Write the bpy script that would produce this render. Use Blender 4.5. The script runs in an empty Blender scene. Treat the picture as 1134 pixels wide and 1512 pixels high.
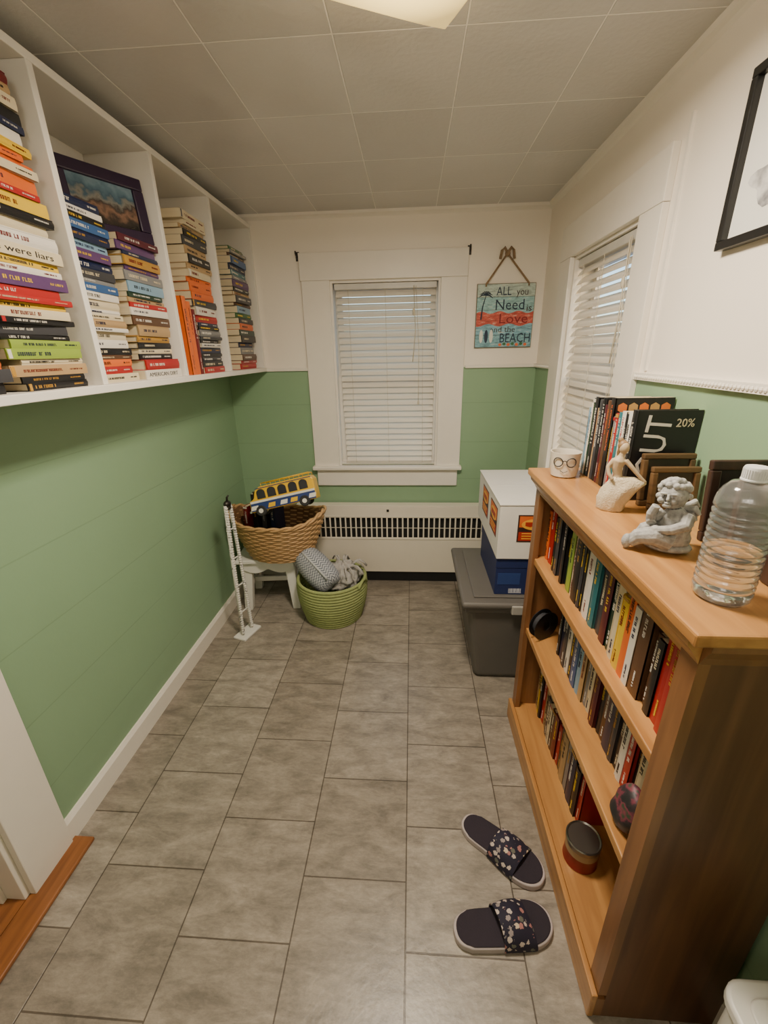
import bpy, bmesh, math, random
from mathutils import Vector, Matrix
from mathutils import noise as mnoise
random.seed(7)
S=bpy.context.scene; C=S.collection
PI=math.pi
# ---------------------------------------------------------------- camera frame
F=622.0
Yv=Vector((41,236,-F)).normalized()
Zv=-Vector((33,-1644,-F)); Zv=(Zv-Yv*Zv.dot(Yv)).normalized()
Xv=Yv.cross(Zv)
CAM=Vector((0,0,1.45))
def ray(u,v):
    d=Vector(((u-567)/F,-(v-756)/F,-1)); return Vector((Xv.dot(d),Yv.dot(d),Zv.dot(d)))
def atX(u,v,x): d=ray(u,v); return CAM+d*((x-CAM.x)/d.x)
def atY(u,v,y): d=ray(u,v); return CAM+d*((y-CAM.y)/d.y)
def atZ(u,v,z): d=ray(u,v); return CAM+d*((z-CAM.z)/d.z)
cd=bpy.data.cameras.new('camera'); cam=bpy.data.objects.new('camera',cd); C.objects.link(cam)
cam.matrix_world=Matrix.Translation(CAM)@Matrix((Xv,Yv,Zv)).to_4x4()
cd.sensor_fit='VERTICAL'; cd.sensor_height=24; cd.lens=F/1512*24; cd.clip_start=.02
S.camera=cam
# ---------------------------------------------------------------- materials
def srgb(r,g,b):
    f=lambda c:(c/255/12.92) if c/255<=.04045 else ((c/255+.055)/1.055)**2.4
    return (f(r),f(g),f(b))
MC={}
def newmat(name):
    m=bpy.data.materials.new(name); m.use_nodes=True
    nt=m.node_tree; return m,nt,nt.nodes['Principled BSDF']
def mat(name,col,rough=.55,metal=0,var=.12,scale=18,bump=0,bscale=60,spec=None,coat=0,stretch=None):
    if name in MC: return MC[name]
    m,nt,b=newmat(name)
    tc=nt.nodes.new('ShaderNodeTexCoord'); src=tc.outputs['Object']
    if stretch:
        mp=nt.nodes.new('ShaderNodeMapping'); mp.inputs['Scale'].default_value=stretch
        nt.links.new(src,mp.inputs[0]); src=mp.outputs[0]
    n=nt.nodes.new('ShaderNodeTexNoise'); n.inputs['Scale'].default_value=scale; n.inputs['Detail'].default_value=4
    nt.links.new(src,n.inputs['Vector'])
    mx=nt.nodes.new('ShaderNodeMix'); mx.data_type='RGBA'
    mx.inputs[6].default_value=(*[c*(1-var) for c in col],1); mx.inputs[7].default_value=(*[min(1,c*(1+var)) for c in col],1)
    nt.links.new(n.outputs[0],mx.inputs[0]); nt.links.new(mx.outputs[2],b.inputs['Base Color'])
    b.inputs['Roughness'].default_value=rough; b.inputs['Metallic'].default_value=metal
    if coat: b.inputs['Coat Weight'].default_value=coat
    if bump:
        n2=nt.nodes.new('ShaderNodeTexNoise'); n2.inputs['Scale'].default_value=bscale; n2.inputs['Detail'].default_value=3
        nt.links.new(src,n2.inputs['Vector'])
        bp=nt.nodes.new('ShaderNodeBump'); bp.inputs['Strength'].default_value=bump; bp.inputs['Distance'].default_value=.004
        nt.links.new(n2.outputs[0],bp.inputs['Height']); nt.links.new(bp.outputs[0],b.inputs['Normal'])
    MC[name]=m; return m
def wood(name,c1,c2,axis='Y',rough=.4,scale=3):
    if name in MC: return MC[name]
    m,nt,b=newmat(name); N=nt.nodes; L=nt.links
    tc=N.new('ShaderNodeTexCoord'); mp=N.new('ShaderNodeMapping')
    st={'X':(1,14,14),'Y':(14,1,14),'Z':(14,14,1)}[axis]
    mp.inputs['Scale'].default_value=st; L.new(tc.outputs['Object'],mp.inputs[0])
    n=N.new('ShaderNodeTexNoise'); n.inputs['Scale'].default_value=scale; n.inputs['Detail'].default_value=6; n.inputs['Distortion'].default_value=.6
    L.new(mp.outputs[0],n.inputs['Vector'])
    cr=N.new('ShaderNodeValToRGB'); cr.color_ramp.elements[0].position=.3; cr.color_ramp.elements[1].position=.7
    cr.color_ramp.elements[0].color=(*c1,1); cr.color_ramp.elements[1].color=(*c2,1)
    L.new(n.outputs[0],cr.inputs[0]); L.new(cr.outputs[0],b.inputs['Base Color']); b.inputs['Roughness'].default_value=rough
    MC[name]=m; return m
GREEN=srgb(136,166,131); CREAM=srgb(240,231,216)
def wallmat(name,two=True):
    m,nt,b=newmat(name); N=nt.nodes; L=nt.links
    g=N.new('ShaderNodeNewGeometry'); sp=N.new('ShaderNodeSeparateXYZ'); L.new(g.outputs['Position'],sp.inputs[0])
    gt=N.new('ShaderNodeMath'); gt.operation='GREATER_THAN'; gt.inputs[1].default_value=1.365; L.new(sp.outputs[2],gt.inputs[0])
    n=N.new('ShaderNodeTexNoise'); n.inputs['Scale'].default_value=3; n.inputs['Detail'].default_value=5; L.new(g.outputs['Position'],n.inputs['Vector'])
    def vari(c,a):
        mx=N.new('ShaderNodeMix'); mx.data_type='RGBA'
        mx.inputs[6].default_value=(*[x*(1-a) for x in c],1); mx.inputs[7].default_value=(*[min(1,x*(1+a)) for x in c],1)
        L.new(n.outputs[0],mx.inputs[0]); return mx.outputs[2]
    mx=N.new('ShaderNodeMix'); mx.data_type='RGBA'
    L.new(gt.outputs[0],mx.inputs[0]); L.new(vari(GREEN,.06),mx.inputs[6]); L.new(vari(CREAM,.03),mx.inputs[7])
    ml=N.new('ShaderNodeMath'); ml.operation='MULTIPLY'; ml.inputs[1].default_value=4.3; L.new(sp.outputs[2],ml.inputs[0])
    fr=N.new('ShaderNodeMath'); fr.operation='FRACT'; L.new(ml.outputs[0],fr.inputs[0])
    lt0=N.new('ShaderNodeMath'); lt0.operation='GREATER_THAN'; lt0.inputs[1].default_value=.018; L.new(fr.outputs[0],lt0.inputs[0])
    lt=N.new('ShaderNodeMath'); lt.operation='MAXIMUM'; L.new(lt0.outputs[0],lt.inputs[0]); L.new(gt.outputs[0],lt.inputs[1])
    mr=N.new('ShaderNodeMapRange'); mr.inputs['To Min'].default_value=.88; mr.inputs['To Max'].default_value=1; L.new(lt.outputs[0],mr.inputs[0])
    vm=N.new('ShaderNodeVectorMath'); vm.operation='SCALE'; L.new(mx.outputs[2],vm.inputs[0]); L.new(mr.outputs[0],vm.inputs['Scale'])
    L.new(vm.outputs[0],b.inputs['Base Color']); b.inputs['Roughness'].default_value=.42
    n2=N.new('ShaderNodeTexNoise'); n2.inputs['Scale'].default_value=90; L.new(g.outputs['Position'],n2.inputs['Vector'])
    ad=N.new('ShaderNodeMath'); ad.operation='MULTIPLY_ADD'; ad.inputs[1].default_value=.12; L.new(n2.outputs[0],ad.inputs[0]); L.new(lt.outputs[0],ad.inputs[2])
    bp=N.new('ShaderNodeBump'); bp.inputs['Strength'].default_value=.45; bp.inputs['Distance'].default_value=.003
    L.new(ad.outputs[0],bp.inputs['Height']); L.new(bp.outputs[0],b.inputs['Normal'])
    return m
WALL=wallmat('two_tone_wall')
def brickmat(name,c1,c2,cm,w,h,ox,oy,swap,off,mort,rough,nscale,namt,bump=.4,bd=.003,stz=2.6,mk=-1,wav=0):
    m,nt,b=newmat(name); N=nt.nodes; L=nt.links
    g=N.new('ShaderNodeNewGeometry'); sp=N.new('ShaderNodeSeparateXYZ'); L.new(g.outputs['Position'],sp.inputs[0])
    cb=N.new('ShaderNodeCombineXYZ')
    def add(o,k):
        a=N.new('ShaderNodeMath'); a.inputs[1].default_value=k; L.new(o,a.inputs[0]); return a.outputs[0]
    x=add(sp.outputs[0],ox); y=add(sp.outputs[1],oy)
    if swap: L.new(y,cb.inputs[0]); L.new(x,cb.inputs[1])
    else: L.new(x,cb.inputs[0]); L.new(y,cb.inputs[1])
    br=N.new('ShaderNodeTexBrick'); br.offset=off; br.inputs['Scale'].default_value=1
    br.inputs['Mortar Size'].default_value=mort; br.inputs['Mortar Smooth'].default_value=.35
    br.inputs['Brick Width'].default_value=w; br.inputs['Row Height'].default_value=h
    br.inputs['Color1'].default_value=(*c1,1); br.inputs['Color2'].default_value=(*c2,1); br.inputs['Mortar'].default_value=(*cm,1)
    L.new(cb.outputs[0],br.inputs['Vector'])
    mp=N.new('ShaderNodeMapping'); mp.inputs['Scale'].default_value=(1,stz,1) if swap else (1,1,1); L.new(g.outputs['Position'],mp.inputs[0])
    def nz(sc,rg,amt):
        n=N.new('ShaderNodeTexNoise'); n.inputs['Scale'].default_value=sc; n.inputs['Detail'].default_value=10; n.inputs['Roughness'].default_value=rg; n.inputs['Distortion'].default_value=.4
        L.new(mp.outputs[0],n.inputs['Vector'])
        cr=N.new('ShaderNodeMapRange'); cr.inputs['From Min'].default_value=.33; cr.inputs['From Max'].default_value=.67; cr.inputs['To Min'].default_value=1-amt; cr.inputs['To Max'].default_value=1+amt
        L.new(n.outputs[0],cr.inputs[0]); return cr.outputs[0]
    mm=N.new('ShaderNodeMath'); mm.operation='MULTIPLY'; L.new(nz(nscale,.72,namt),mm.inputs[0]); L.new(nz(nscale*5,.8,namt*.55),mm.inputs[1])
    vm=N.new('ShaderNodeVectorMath'); vm.operation='SCALE'; L.new(br.outputs['Color'],vm.inputs[0]); L.new(mm.outputs[0],vm.inputs['Scale'])
    L.new(vm.outputs[0],b.inputs['Base Color']); b.inputs['Roughness'].default_value=rough
    n2=N.new('ShaderNodeTexNoise'); n2.inputs['Scale'].default_value=70; n2.inputs['Detail'].default_value=4; L.new(g.outputs['Position'],n2.inputs['Vector'])
    ma=N.new('ShaderNodeMath'); ma.operation='MULTIPLY_ADD'; ma.inputs[1].default_value=mk
    sc=N.new('ShaderNodeMath'); sc.operation='MULTIPLY'; sc.inputs[1].default_value=.35; L.new(n2.outputs[0],sc.inputs[0])
    last=sc.outputs[0]
    if wav:
        n3=N.new('ShaderNodeTexNoise'); n3.inputs['Scale'].default_value=3.2; n3.inputs['Detail'].default_value=1; L.new(g.outputs['Position'],n3.inputs['Vector'])
        m3=N.new('ShaderNodeMath'); m3.operation='MULTIPLY_ADD'; m3.inputs[1].default_value=wav; L.new(n3.outputs[0],m3.inputs[0]); L.new(last,m3.inputs[2]); last=m3.outputs[0]
    L.new(br.outputs['Fac'],ma.inputs[0]); L.new(last,ma.inputs[2])
    bp=N.new('ShaderNodeBump'); bp.inputs['Strength'].default_value=bump; bp.inputs['Distance'].default_value=bd
    L.new(ma.outputs[0],bp.inputs['Height']); L.new(bp.outputs[0],b.inputs['Normal'])
    return m
FLOOR=brickmat('stone_floor_tile',srgb(148,139,126),srgb(131,122,109),srgb(84,75,64),.3095,.304,.01+3.04,-.771+3.095,True,.5,.0023,.34,7,.37)
CEIL=brickmat('painted_ceiling_tile',srgb(204,202,198),srgb(194,192,188),srgb(246,243,236),.308,.345,.187+3.08,-1.29+3.45,False,0,.0026,.36,2,.02,.9,.004,wav=6)
WHITE=mat('white_paint',srgb(232,225,212),.4,var=.03,bump=.08,bscale=30)
SHELFW=mat('white_shelf_paint',srgb(226,221,211),.45,var=.03)
METALW=mat('white_enamel',srgb(228,220,202),.35,var=.03)
BLACK=mat('black_plastic',(.012,.012,.014),.4)
DARKM=mat('dark_metal',(.05,.045,.04),.4,metal=.8)
PAGE=mat('page_paper',srgb(214,198,164),.8,var=.12,scale=4,stretch=(1,1,60))
# ---------------------------------------------------------------- mesh builder
class MB:
    def __init__(s): s.v=[];s.f=[];s.m=[]
    def add(s,vs,fs,M=None,mi=0):
        o=len(s.v)
        s.v+= [tuple(M@Vector(p)) if M else tuple(p) for p in vs]
        s.f+= [tuple(i+o for i in q) for q in fs]; s.m+=[mi]*len(fs); return s
    def box(s,x0,x1,y0,y1,z0,z1,M=None,mi=0):
        vs=[(x,y,z) for x in (x0,x1) for y in (y0,y1) for z in (z0,z1)]
        return s.add(vs,[(0,1,3,2),(4,6,7,5),(0,4,5,1),(2,3,7,6),(0,2,6,4),(1,5,7,3)],M,mi)
    def frustum(s,a,b,z0,z1,M=None,mi=0):
        vs=[(a[0],a[2],z0),(a[1],a[2],z0),(a[1],a[3],z0),(a[0],a[3],z0),(b[0],b[2],z1),(b[1],b[2],z1),(b[1],b[3],z1),(b[0],b[3],z1)]
        return s.add(vs,[(3,2,1,0),(4,5,6,7),(0,1,5,4),(1,2,6,5),(2,3,7,6),(3,0,4,7)],M,mi)
    def prism(s,poly,z0,z1,M=None,mi=0):
        n=len(poly); vs=[(x,y,z0) for x,y in poly]+[(x,y,z1) for x,y in poly]
        fs=[tuple(range(n-1,-1,-1)),tuple(range(n,2*n))]+[(i,(i+1)%n,n+(i+1)%n,n+i) for i in range(n)]
        return s.add(vs,fs,M,mi)
    def tube(s,pts,r,n=8,closed=False,M=None,mi=0,cap=True):
        pts=[Vector(p) for p in pts]; k=len(pts); rs=r if isinstance(r,(list,tuple)) else [r]*k
        vs=[];fs=[];up=None
        for i,p in enumerate(pts):
            if closed: t=pts[(i+1)%k]-pts[i-1]
            else: t=pts[min(i+1,k-1)]-pts[max(i-1,0)]
            t.normalize()
            if up is None: up=Vector((0,0,1)) if abs(t.z)<.9 else Vector((1,0,0))
            a=(up-t*up.dot(t)); 
            if a.length<1e-6: a=t.orthogonal()
            a.normalize(); up=a; b=t.cross(a)
            for j in range(n):
                q=2*PI*j/n; vs.append(p+(a*math.cos(q)+b*math.sin(q))*rs[i])
        for i in range(k if closed else k-1):
            for j in range(n):
                i2=(i+1)%k; fs.append((i*n+j,i*n+(j+1)%n,i2*n+(j+1)%n,i2*n+j))
        if cap and not closed:
            fs.append(tuple(range(n-1,-1,-1))); fs.append(tuple((k-1)*n+j for j in range(n)))
        return s.add(vs,fs,M,mi)
    def lathe(s,prof,n=32,M=None,mi=0,sx=1,sy=1):
        vs=[];fs=[];k=len(prof)
        for r,z in prof:
            for j in range(n):
                q=2*PI*j/n; vs.append((r*sx*math.cos(q),r*sy*math.sin(q),z))
        for i in range(k-1):
            for j in range(n): fs.append((i*n+j,i*n+(j+1)%n,(i+1)*n+(j+1)%n,(i+1)*n+j))
        if prof[0][0]>0: fs.append(tuple(range(n-1,-1,-1)))
        if prof[-1][0]>0: fs.append(tuple((k-1)*n+j for j in range(n)))
        return s.add(vs,fs,M,mi)
    def ball(s,c,r,n=14,m=9,M=None,mi=0):
        if not isinstance(r,(tuple,list)): r=(r,r,r)
        vs=[(c[0],c[1],c[2]-r[2])];fs=[]
        for i in range(1,m):
            a=-PI/2+PI*i/m
            for j in range(n):
                q=2*PI*j/n; vs.append((c[0]+r[0]*math.cos(a)*math.cos(q),c[1]+r[1]*math.cos(a)*math.sin(q),c[2]+r[2]*math.sin(a)))
        vs.append((c[0],c[1],c[2]+r[2])); T=len(vs)-1
        for j in range(n):
            fs.append((0,1+(j+1)%n,1+j)); fs.append((T,T-n+j,T-n+(j+1)%n))
        for i in range(m-2):
            for j in range(n): fs.append((1+i*n+j,1+i*n+(j+1)%n,1+(i+1)*n+(j+1)%n,1+(i+1)*n+j))
        return s.add(vs,fs,M,mi)
    def build(s,name,mats,parent=None,smooth=False,bevel=0,M=None,seg=2):
        me=bpy.data.meshes.new(name); me.from_pydata(s.v,[],s.f)
        if not isinstance(mats,(list,tuple)): mats=[mats]
        for x in mats: me.materials.append(x)
        for p,i in zip(me.polygons,s.m): p.material_index=i; p.use_smooth=bool(smooth)
        bm=bmesh.new(); bm.from_mesh(me); bmesh.ops.recalc_face_normals(bm,faces=bm.faces)
        if smooth=='auto':
            for e in bm.edges:
                if len(e.link_faces)==2 and e.calc_face_angle(0)>.6: e.smooth=False
        bm.to_mesh(me); bm.free()
        o=bpy.data.objects.new(name,me); C.objects.link(o)
        if parent: o.parent=parent
        if M is not None: o.matrix_local=M
        if bevel:
            b=o.modifiers.new('bevel','BEVEL'); b.width=bevel; b.segments=seg; b.limit_method='ANGLE'; b.angle_limit=.6
        return o
def tag(o,label=None,cat=None,group=None,kind=None):
    if label: o['label']=label
    if cat: o['category']=cat
    if group: o['group']=group
    if kind: o['kind']=kind
    return o
def thing(name,label,cat,loc=(0,0,0),rz=0,group=None,M=None):
    o=bpy.data.objects.new(name,None); C.objects.link(o); o.empty_display_size=.05
    if M is not None: o.matrix_world=M
    else: o.location=loc; o.rotation_euler=(0,0,rz)
    return tag(o,label,cat,group)
def struct(mb,name,m,**k): return tag(mb.build(name,m,**k),kind='structure')
TR=Matrix.Translation
def RX(a): return Matrix.Rotation(a,4,'X')
def RY(a): return Matrix.Rotation(a,4,'Y')
def RZ(a): return Matrix.Rotation(a,4,'Z')
FRONT=Matrix(((1,0,0,0),(0,0,-1,0),(0,1,0,0),(0,0,0,1)))   # text plane: x->x, y->z, z->-y
def text(body,width,height,m,parent,M,name='lettering',ext=.0006):
    cu=bpy.data.curves.new('t','FONT'); cu.body=body; cu.size=1; cu.align_x='CENTER'; cu.align_y='CENTER'; cu.extrude=0; cu.resolution_u=2
    ob=bpy.data.objects.new('t',cu); C.objects.link(ob)
    dg=bpy.context.evaluated_depsgraph_get(); me=bpy.data.meshes.new_from_object(ob.evaluated_get(dg))
    bpy.data.objects.remove(ob); bpy.data.curves.remove(cu)
    xs=[v.co.x for v in me.vertices]; ys=[v.co.y for v in me.vertices]
    cx=(min(xs)+max(xs))/2; cy=(min(ys)+max(ys))/2; w=max(xs)-min(xs); h=max(ys)-min(ys)
    for v in me.vertices: v.co=((v.co.x-cx)*width/w,(v.co.y-cy)*height/h,0)
    me.materials.clear(); me.materials.append(m); me.name=name
    o=bpy.data.objects.new(name,me); C.objects.link(o); o.parent=parent; o.matrix_local=M
    s=o.modifiers.new('thick','SOLIDIFY'); s.thickness=ext; s.offset=1
    return o
# ---------------------------------------------------------------- room
XL,XR,YB,YF,H=-1.09,.705,2.58,-1.1,2.14
W1=(-.45,.155,.79,1.823)     # back window opening x0,x1,z0,z1
W2=(1.555,2.145,.79,1.823)   # right window opening y0,y1,z0,z1
struct(MB().box(XL,XR,YF,YB,-.06,0),'floor',FLOOR)
struct(MB().box(-2.4,XR+.1,YF-.1,YB+.12,H,H+.06),'ceiling',CEIL)
b=MB(); x0,x1,z0,z1=W1
b.box(XL-.12,x0,YB,YB+.12,-.06,H); b.box(x1,XR+.12,YB,YB+.12,-.06,H); b.box(x0,x1,YB,YB+.12,-.06,z0); b.box(x0,x1,YB,YB+.12,z1,H)
struct(b,'wall_back',WALL)
b=MB(); y0,y1,z0,z1=W2
b.box(XR,XR+.12,YF,y0,-.06,H); b.box(XR,XR+.12,y1,YB,-.06,H); b.box(XR,XR+.12,y0,y1,-.06,z0); b.box(XR,XR+.12,y0,y1,z1,H)
struct(b,'wall_right',WALL)
b=MB(); b.box(XL-.12,XL,.69,YB,-.06,H); b.box(XL-.12,XL,YF,-.16,-.06,H); b.box(XL-.12,XL,-.16,.69,2.0,H)
struct(b,'wall_left',WALL)
struct(MB().box(XL-.12,XR+.12,YF-.1,YF,-.06,H),'wall_front',WALL)
HALL=mat('hall_wall_paint',srgb(206,200,184),.6,var=.03)
struct(MB().box(-2.5,-2.4,YF,1.8,-.06,H),'wall_hall_far',HALL)
b=MB(); b.box(-2.4,XL-.12,1.7,1.8,-.06,H); b.box(-2.4,XL-.12,YF-.1,YF,-.06,H)
struct(b,'wall_hall_side',HALL)
OAK=wood('hall_oak',srgb(104,60,28),srgb(156,98,50),'Y',.35,2.5)
struct(MB().box(-2.4,XL-.001,YF,1.7,-.05,.012),'floor_hall',OAK)
struct(MB().box(XL,-1.012,-.3,.838,0,.014),'trim_1',OAK,bevel=.004)
# door casing
d=tag(thing('door_1',None,None),kind='structure')
MB().box(XL,XL+.02,.68,.822,0,2.0).build('door_casing',WHITE,d,bevel=.003)
MB().box(XL,XL+.02,-.29,-.15,0,2.0).build('door_casing',WHITE,d,bevel=.003)
MB().box(XL,XL+.02,-.29,.822,2.0,2.13).build('door_casing',WHITE,d,bevel=.003)
b=MB(); b.box(XL-.13,XL+.0,.665,.69,0.0121,2.0); b.box(XL-.13,XL,-.16,-.135,.0121,2.0); b.box(XL-.07,XL-.055,.652,.665,.0121,2.0)
b.build('door_jamb',WHITE,d,bevel=.002)
# baseboards
b=MB(); b.prism([(0,0),(.014,0),(.014,.075),(.006,.09),(0,.09)],0,YB-.823,TR((XL,YB,0))@RX(PI/2)); struct(b,'baseboard_left',WHITE)
b=MB(); b.box(XR-.014,XR,YF,YB,0,.09); struct(b,'baseboard_right',WHITE,bevel=.003)
b=MB(); b.box(XL+.014,XR-.014,YB-.014,YB,0,.09); struct(b,'baseboard_back',WHITE,bevel=.003)
# chair rail and cove
def rail(y0,y1,x,nm):
    b=MB(); b.box(x-.014,x,y0,y1,1.358,1.378)
    n=int((y1-y0)/.012)
    for i in range(n): b.ball((x-.014,y0+(i+.5)*.012,1.367),(.005,.0055,.006),6,4)
    return struct(b,nm,WHITE)
rail(YF,W2[0]-.13,XR,'trim_2'); rail(W2[1]+.14,YB,XR,'trim_3')
struct(MB().box(XL,W1[0]-.155,YB-.014,YB,1.358,1.376),'trim_4',WHITE,bevel=.003)
struct(MB().box(W1[1]+.15,XR-.014,YB-.014,YB,1.358,1.376),'trim_5',WHITE,bevel=.003)
cp=[(0,0),(.022,0),(.018,-.012),(.008,-.018),(0,-.026)]
b=MB(); b.prism([(-x,z) for x,z in cp],0,YB-YF,TR((XR,YB,H))@RX(PI/2)); struct(b,'trim_6',WHITE)
b=MB(); b.prism([(-x,z) for x,z in cp],0,XR-XL,TR((XL,YB,H))@RZ(PI/2)@RX(PI/2)); struct(b,'trim_7',WHITE)
# uneven paint-torn batten edge beside the right window
b=MB(); n=60; vs=[];fs=[]
for i in range(n+1):
    z=1.385+.615*i/n; w_=.005+.004*abs(mnoise.noise(Vector((0,0,z*22)))); t_=.006+.004*mnoise.noise(Vector((3,0,z*17)))
    vs+=[(XR,1.384-w_,z),(XR-t_,1.384-w_*.8,z),(XR-t_,1.384+.006,z),(XR,1.384+.006,z)]
for i in range(n):
    for k in range(4): fs.append((i*4+k,i*4+(k+1)%4,(i+1)*4+(k+1)%4,(i+1)*4+k))
fs+=[(3,2,1,0),(n*4,n*4+1,n*4+2,n*4+3)]
b.add(vs,fs); struct(b,'trim_8',WHITE)
# windows
GL,nt,bs=newmat('window_glass'); bs.inputs['Base Color'].default_value=(.85,.93,1,1); bs.inputs['Roughness'].default_value=.02; bs.inputs['Transmission Weight'].default_value=1; bs.inputs['IOR'].default_value=1.02
def window(nm,M,w,h,cl,cr):   # local: x along wall, y into wall (outside), z up, origin opening lower-left
    r=tag(thing(nm,None,None,M=M),kind='structure')
    b=MB(); b.box(-cl,0,-.02,0,-.02,h); b.box(w,w+cr,-.02,0,-.02,h); b.build('window_casing',WHITE,r,bevel=.002)
    MB().box(-cl-.006,w+cr+.002,-.021,0,h+.0005,h+.134).build('head_casing',WHITE,r,bevel=.002)
    MB().box(-cl-.012,w+cr+.012,-.05,.02,-.024,0).build('window_sill',WHITE,r,bevel=.006)
    MB().box(-cl+.01,w+cr-.01,-.02,0,-.13,-.028).build('apron',WHITE,r,bevel=.004)
    b=MB(); t=.012; b.box(0,t,0,.12,0,h); b.box(w-t,w,0,.12,0,h); b.box(t,w-t,0,.12,h-t,h); b.box(t,w-t,.02,.12,0,t); b.build('window_jamb',WHITE,r)
    b=MB(); 
    for (za,zb,ya) in ((.012,h/2+.02,.06),(h/2-.02,h-.012,.085)):
        b.box(.012,.05,ya,ya+.025,za,zb); b.box(w-.05,w-.012,ya,ya+.025,za,zb); b.box(.05,w-.05,ya,ya+.025,za,za+.04); b.box(.05,w-.05,ya,ya+.025,zb-.04,zb)
    b.build('sash',WHITE,r)
    MB().box(.05,w-.05,.07,.073,.05,h/2-.02).build('pane',GL,r); MB().box(.05,w-.05,.095,.098,h/2+.02,h-.05).build('pane',GL,r)
    return r
M1=TR((W1[0],YB,W1[2])); M2=TR((XR,W2[1],W2[2]))@RZ(-PI/2)
window('window_1',M1,W1[1]-W1[0],W1[3]-W1[2],.155,.14)
window('window_2',M2,W2[1]-W2[0],W2[3]-W2[2],.135,.13)
SLAT,nt,bs=newmat('blind_slat'); bs.inputs['Base Color'].default_value=(*srgb(238,230,214),1); bs.inputs['Roughness'].default_value=.4
tn=nt.nodes.new('ShaderNodeBsdfTranslucent'); tn.inputs[0].default_value=(.92,.88,.82,1); ms=nt.nodes.new('ShaderNodeMixShader'); ms.inputs[0].default_value=.24
nz=nt.nodes.new('ShaderNodeTexNoise'); nz.inputs['Scale'].default_value=200; mr=nt.nodes.new('ShaderNodeMapRange'); mr.inputs['To Min'].default_value=.35; mr.inputs['To Max'].default_value=.5
nt.links.new(nz.outputs[0],mr.inputs[0]); nt.links.new(mr.outputs[0],bs.inputs['Roughness'])
nt.links.new(bs.outputs[0],ms.inputs[1]); nt.links.new(tn.outputs[0],ms.inputs[2]); nt.links.new(ms.outputs[0],nt.nodes['Material Output'].inputs[0])
CORD=mat('blind_cord',srgb(208,198,174),.7)
def blind(M,w,h,label,skew,zb,wand,hz,n=28):
    r=thing('window_blind',label,'blind',M=M@TR((0,.03,0)),group='white slatted blinds')
    a=.02
    MB().box(a,w-a,-.018,.018,h-.045,h-.014).build('head_rail',mat('blind_headrail',srgb(200,196,186),.4),r,bevel=.003)
    z1=h-.064; z0=zb+.034
    b=MB()
    for i in range(n):
        z=z1-(z1-z0)*i/(n-1); t=i/(n-1); s0=a+.008+skew[0]*t; s1=w-a-.004+skew[1]*t
        pr=[(-.018,-hz),(-.010,-hz*.15),(.0,hz*.45),(.012,hz)]
        vs=[];fs=[]
        for (y,zz) in pr: vs+=[(s0,y,z+zz),(s1,y,z+zz)]
        for (y,zz) in pr: vs+=[(s0,y-.001,z+zz+.001),(s1,y-.001,z+zz+.001)]
        for k in range(3): fs+=[(2*k,2*k+1,2*k+3,2*k+2),(8+2*k,8+2*k+2,8+2*k+3,8+2*k+1)]
        fs+=[(0,8,9,1),(6,7,15,14),(0,2,4,6,14,12,10,8),(1,9,11,13,15,7,5,3)]
        b.add(vs,fs)
    b.build('slats',SLAT,r)
    MB().box(a+.004+skew[0],w-a-.004+skew[1],-.013,.013,zb+.002,zb+.016).build('bottom_rail',SLAT,r,bevel=.003)
    for f in (.16,.5,.84):
        MB().tube([(w*f,-.021,z1+.02),(w*f+skew[0]*.5,-.021,zb+.01)],.0011,5).build('ladder_cord',CORD,r)
    b=MB(); b.tube([(wand,-.026,z1+.03),(wand+.01,-.028,z1-.2),(wand-.004,-.028,z1-.36)],.0024,6); b.ball((wand,-.028,z1-.1),(.008,.006,.02),8,6)
    b.build('pull_cord',CORD,r,smooth=True)
    b=MB(); b.tube([(wand+.012,-.026,z1+.03),(wand+.03,-.028,z1-.3),(wand+.03,-.028,z1-.58)],.0016,6)
    b.ball((wand+.03,-.028,z1-.59),(.006,.006,.014),8,6)
    b.build('pull_cord',CORD,r,smooth=True)
blind(M1,W1[1]-W1[0],W1[3]-W1[2],'white slatted blind in the far wall window above the heater',(.018,-.004),.005,.46,.0172)
blind(M2,W2[1]-W2[0],W2[3]-W2[2],'white slatted blind in the right wall window beside the bookcase',(0,0),.005,.5,.0165)
# world / light
w=bpy.data.worlds.new('world'); S.world=w; w.use_nodes=True; nt=w.node_tree; bg=nt.nodes['Background']
sky=nt.nodes.new('ShaderNodeTexSky'); sky.sky_type='NISHITA'; sky.sun_disc=False; sky.sun_elevation=math.radians(12); sky.sun_rotation=2.6
mx=nt.nodes.new('ShaderNodeMix'); mx.data_type='RGBA'; mx.inputs[0].default_value=.6; mx.inputs[7].default_value=(.55,.72,1,1)
nt.links.new(sky.outputs[0],mx.inputs[6]); nt.links.new(mx.outputs[2],bg.inputs[0]); bg.inputs[1].default_value=1.0
def lamp(nm,loc,power,size,col,kind='AREA',rot=(0,0,0)):
    l=bpy.data.lights.new(nm,kind); l.energy=power; l.color=col
    if kind=='AREA': l.shape='SQUARE'; l.size=size
    else: l.shadow_soft_size=size
    o=bpy.data.objects.new(nm,l); C.objects.link(o); o.location=loc; o.rotation_euler=rot; return o
WARM=(1,.87,.71)
g=.16; ang=math.radians(25)
pc_=atZ(657,43,H-.062)
fc=Vector((pc_.x-g*math.cos(ang)+g*math.sin(ang),pc_.y-g*math.sin(ang)-g*math.cos(ang),H))
fx=thing('ceiling_light','square frosted glass ceiling light glowing warm in the middle of the ceiling','light',fc,ang)
MB().box(-.06,.06,-.06,.06,-.022,0).build('mounting_plate',METALW,fx,bevel=.004)
MB().lathe([(.006,-.066),(.006,-.02)],10).build('stem',mat('brass',srgb(190,150,80),.3,metal=1),fx)
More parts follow.
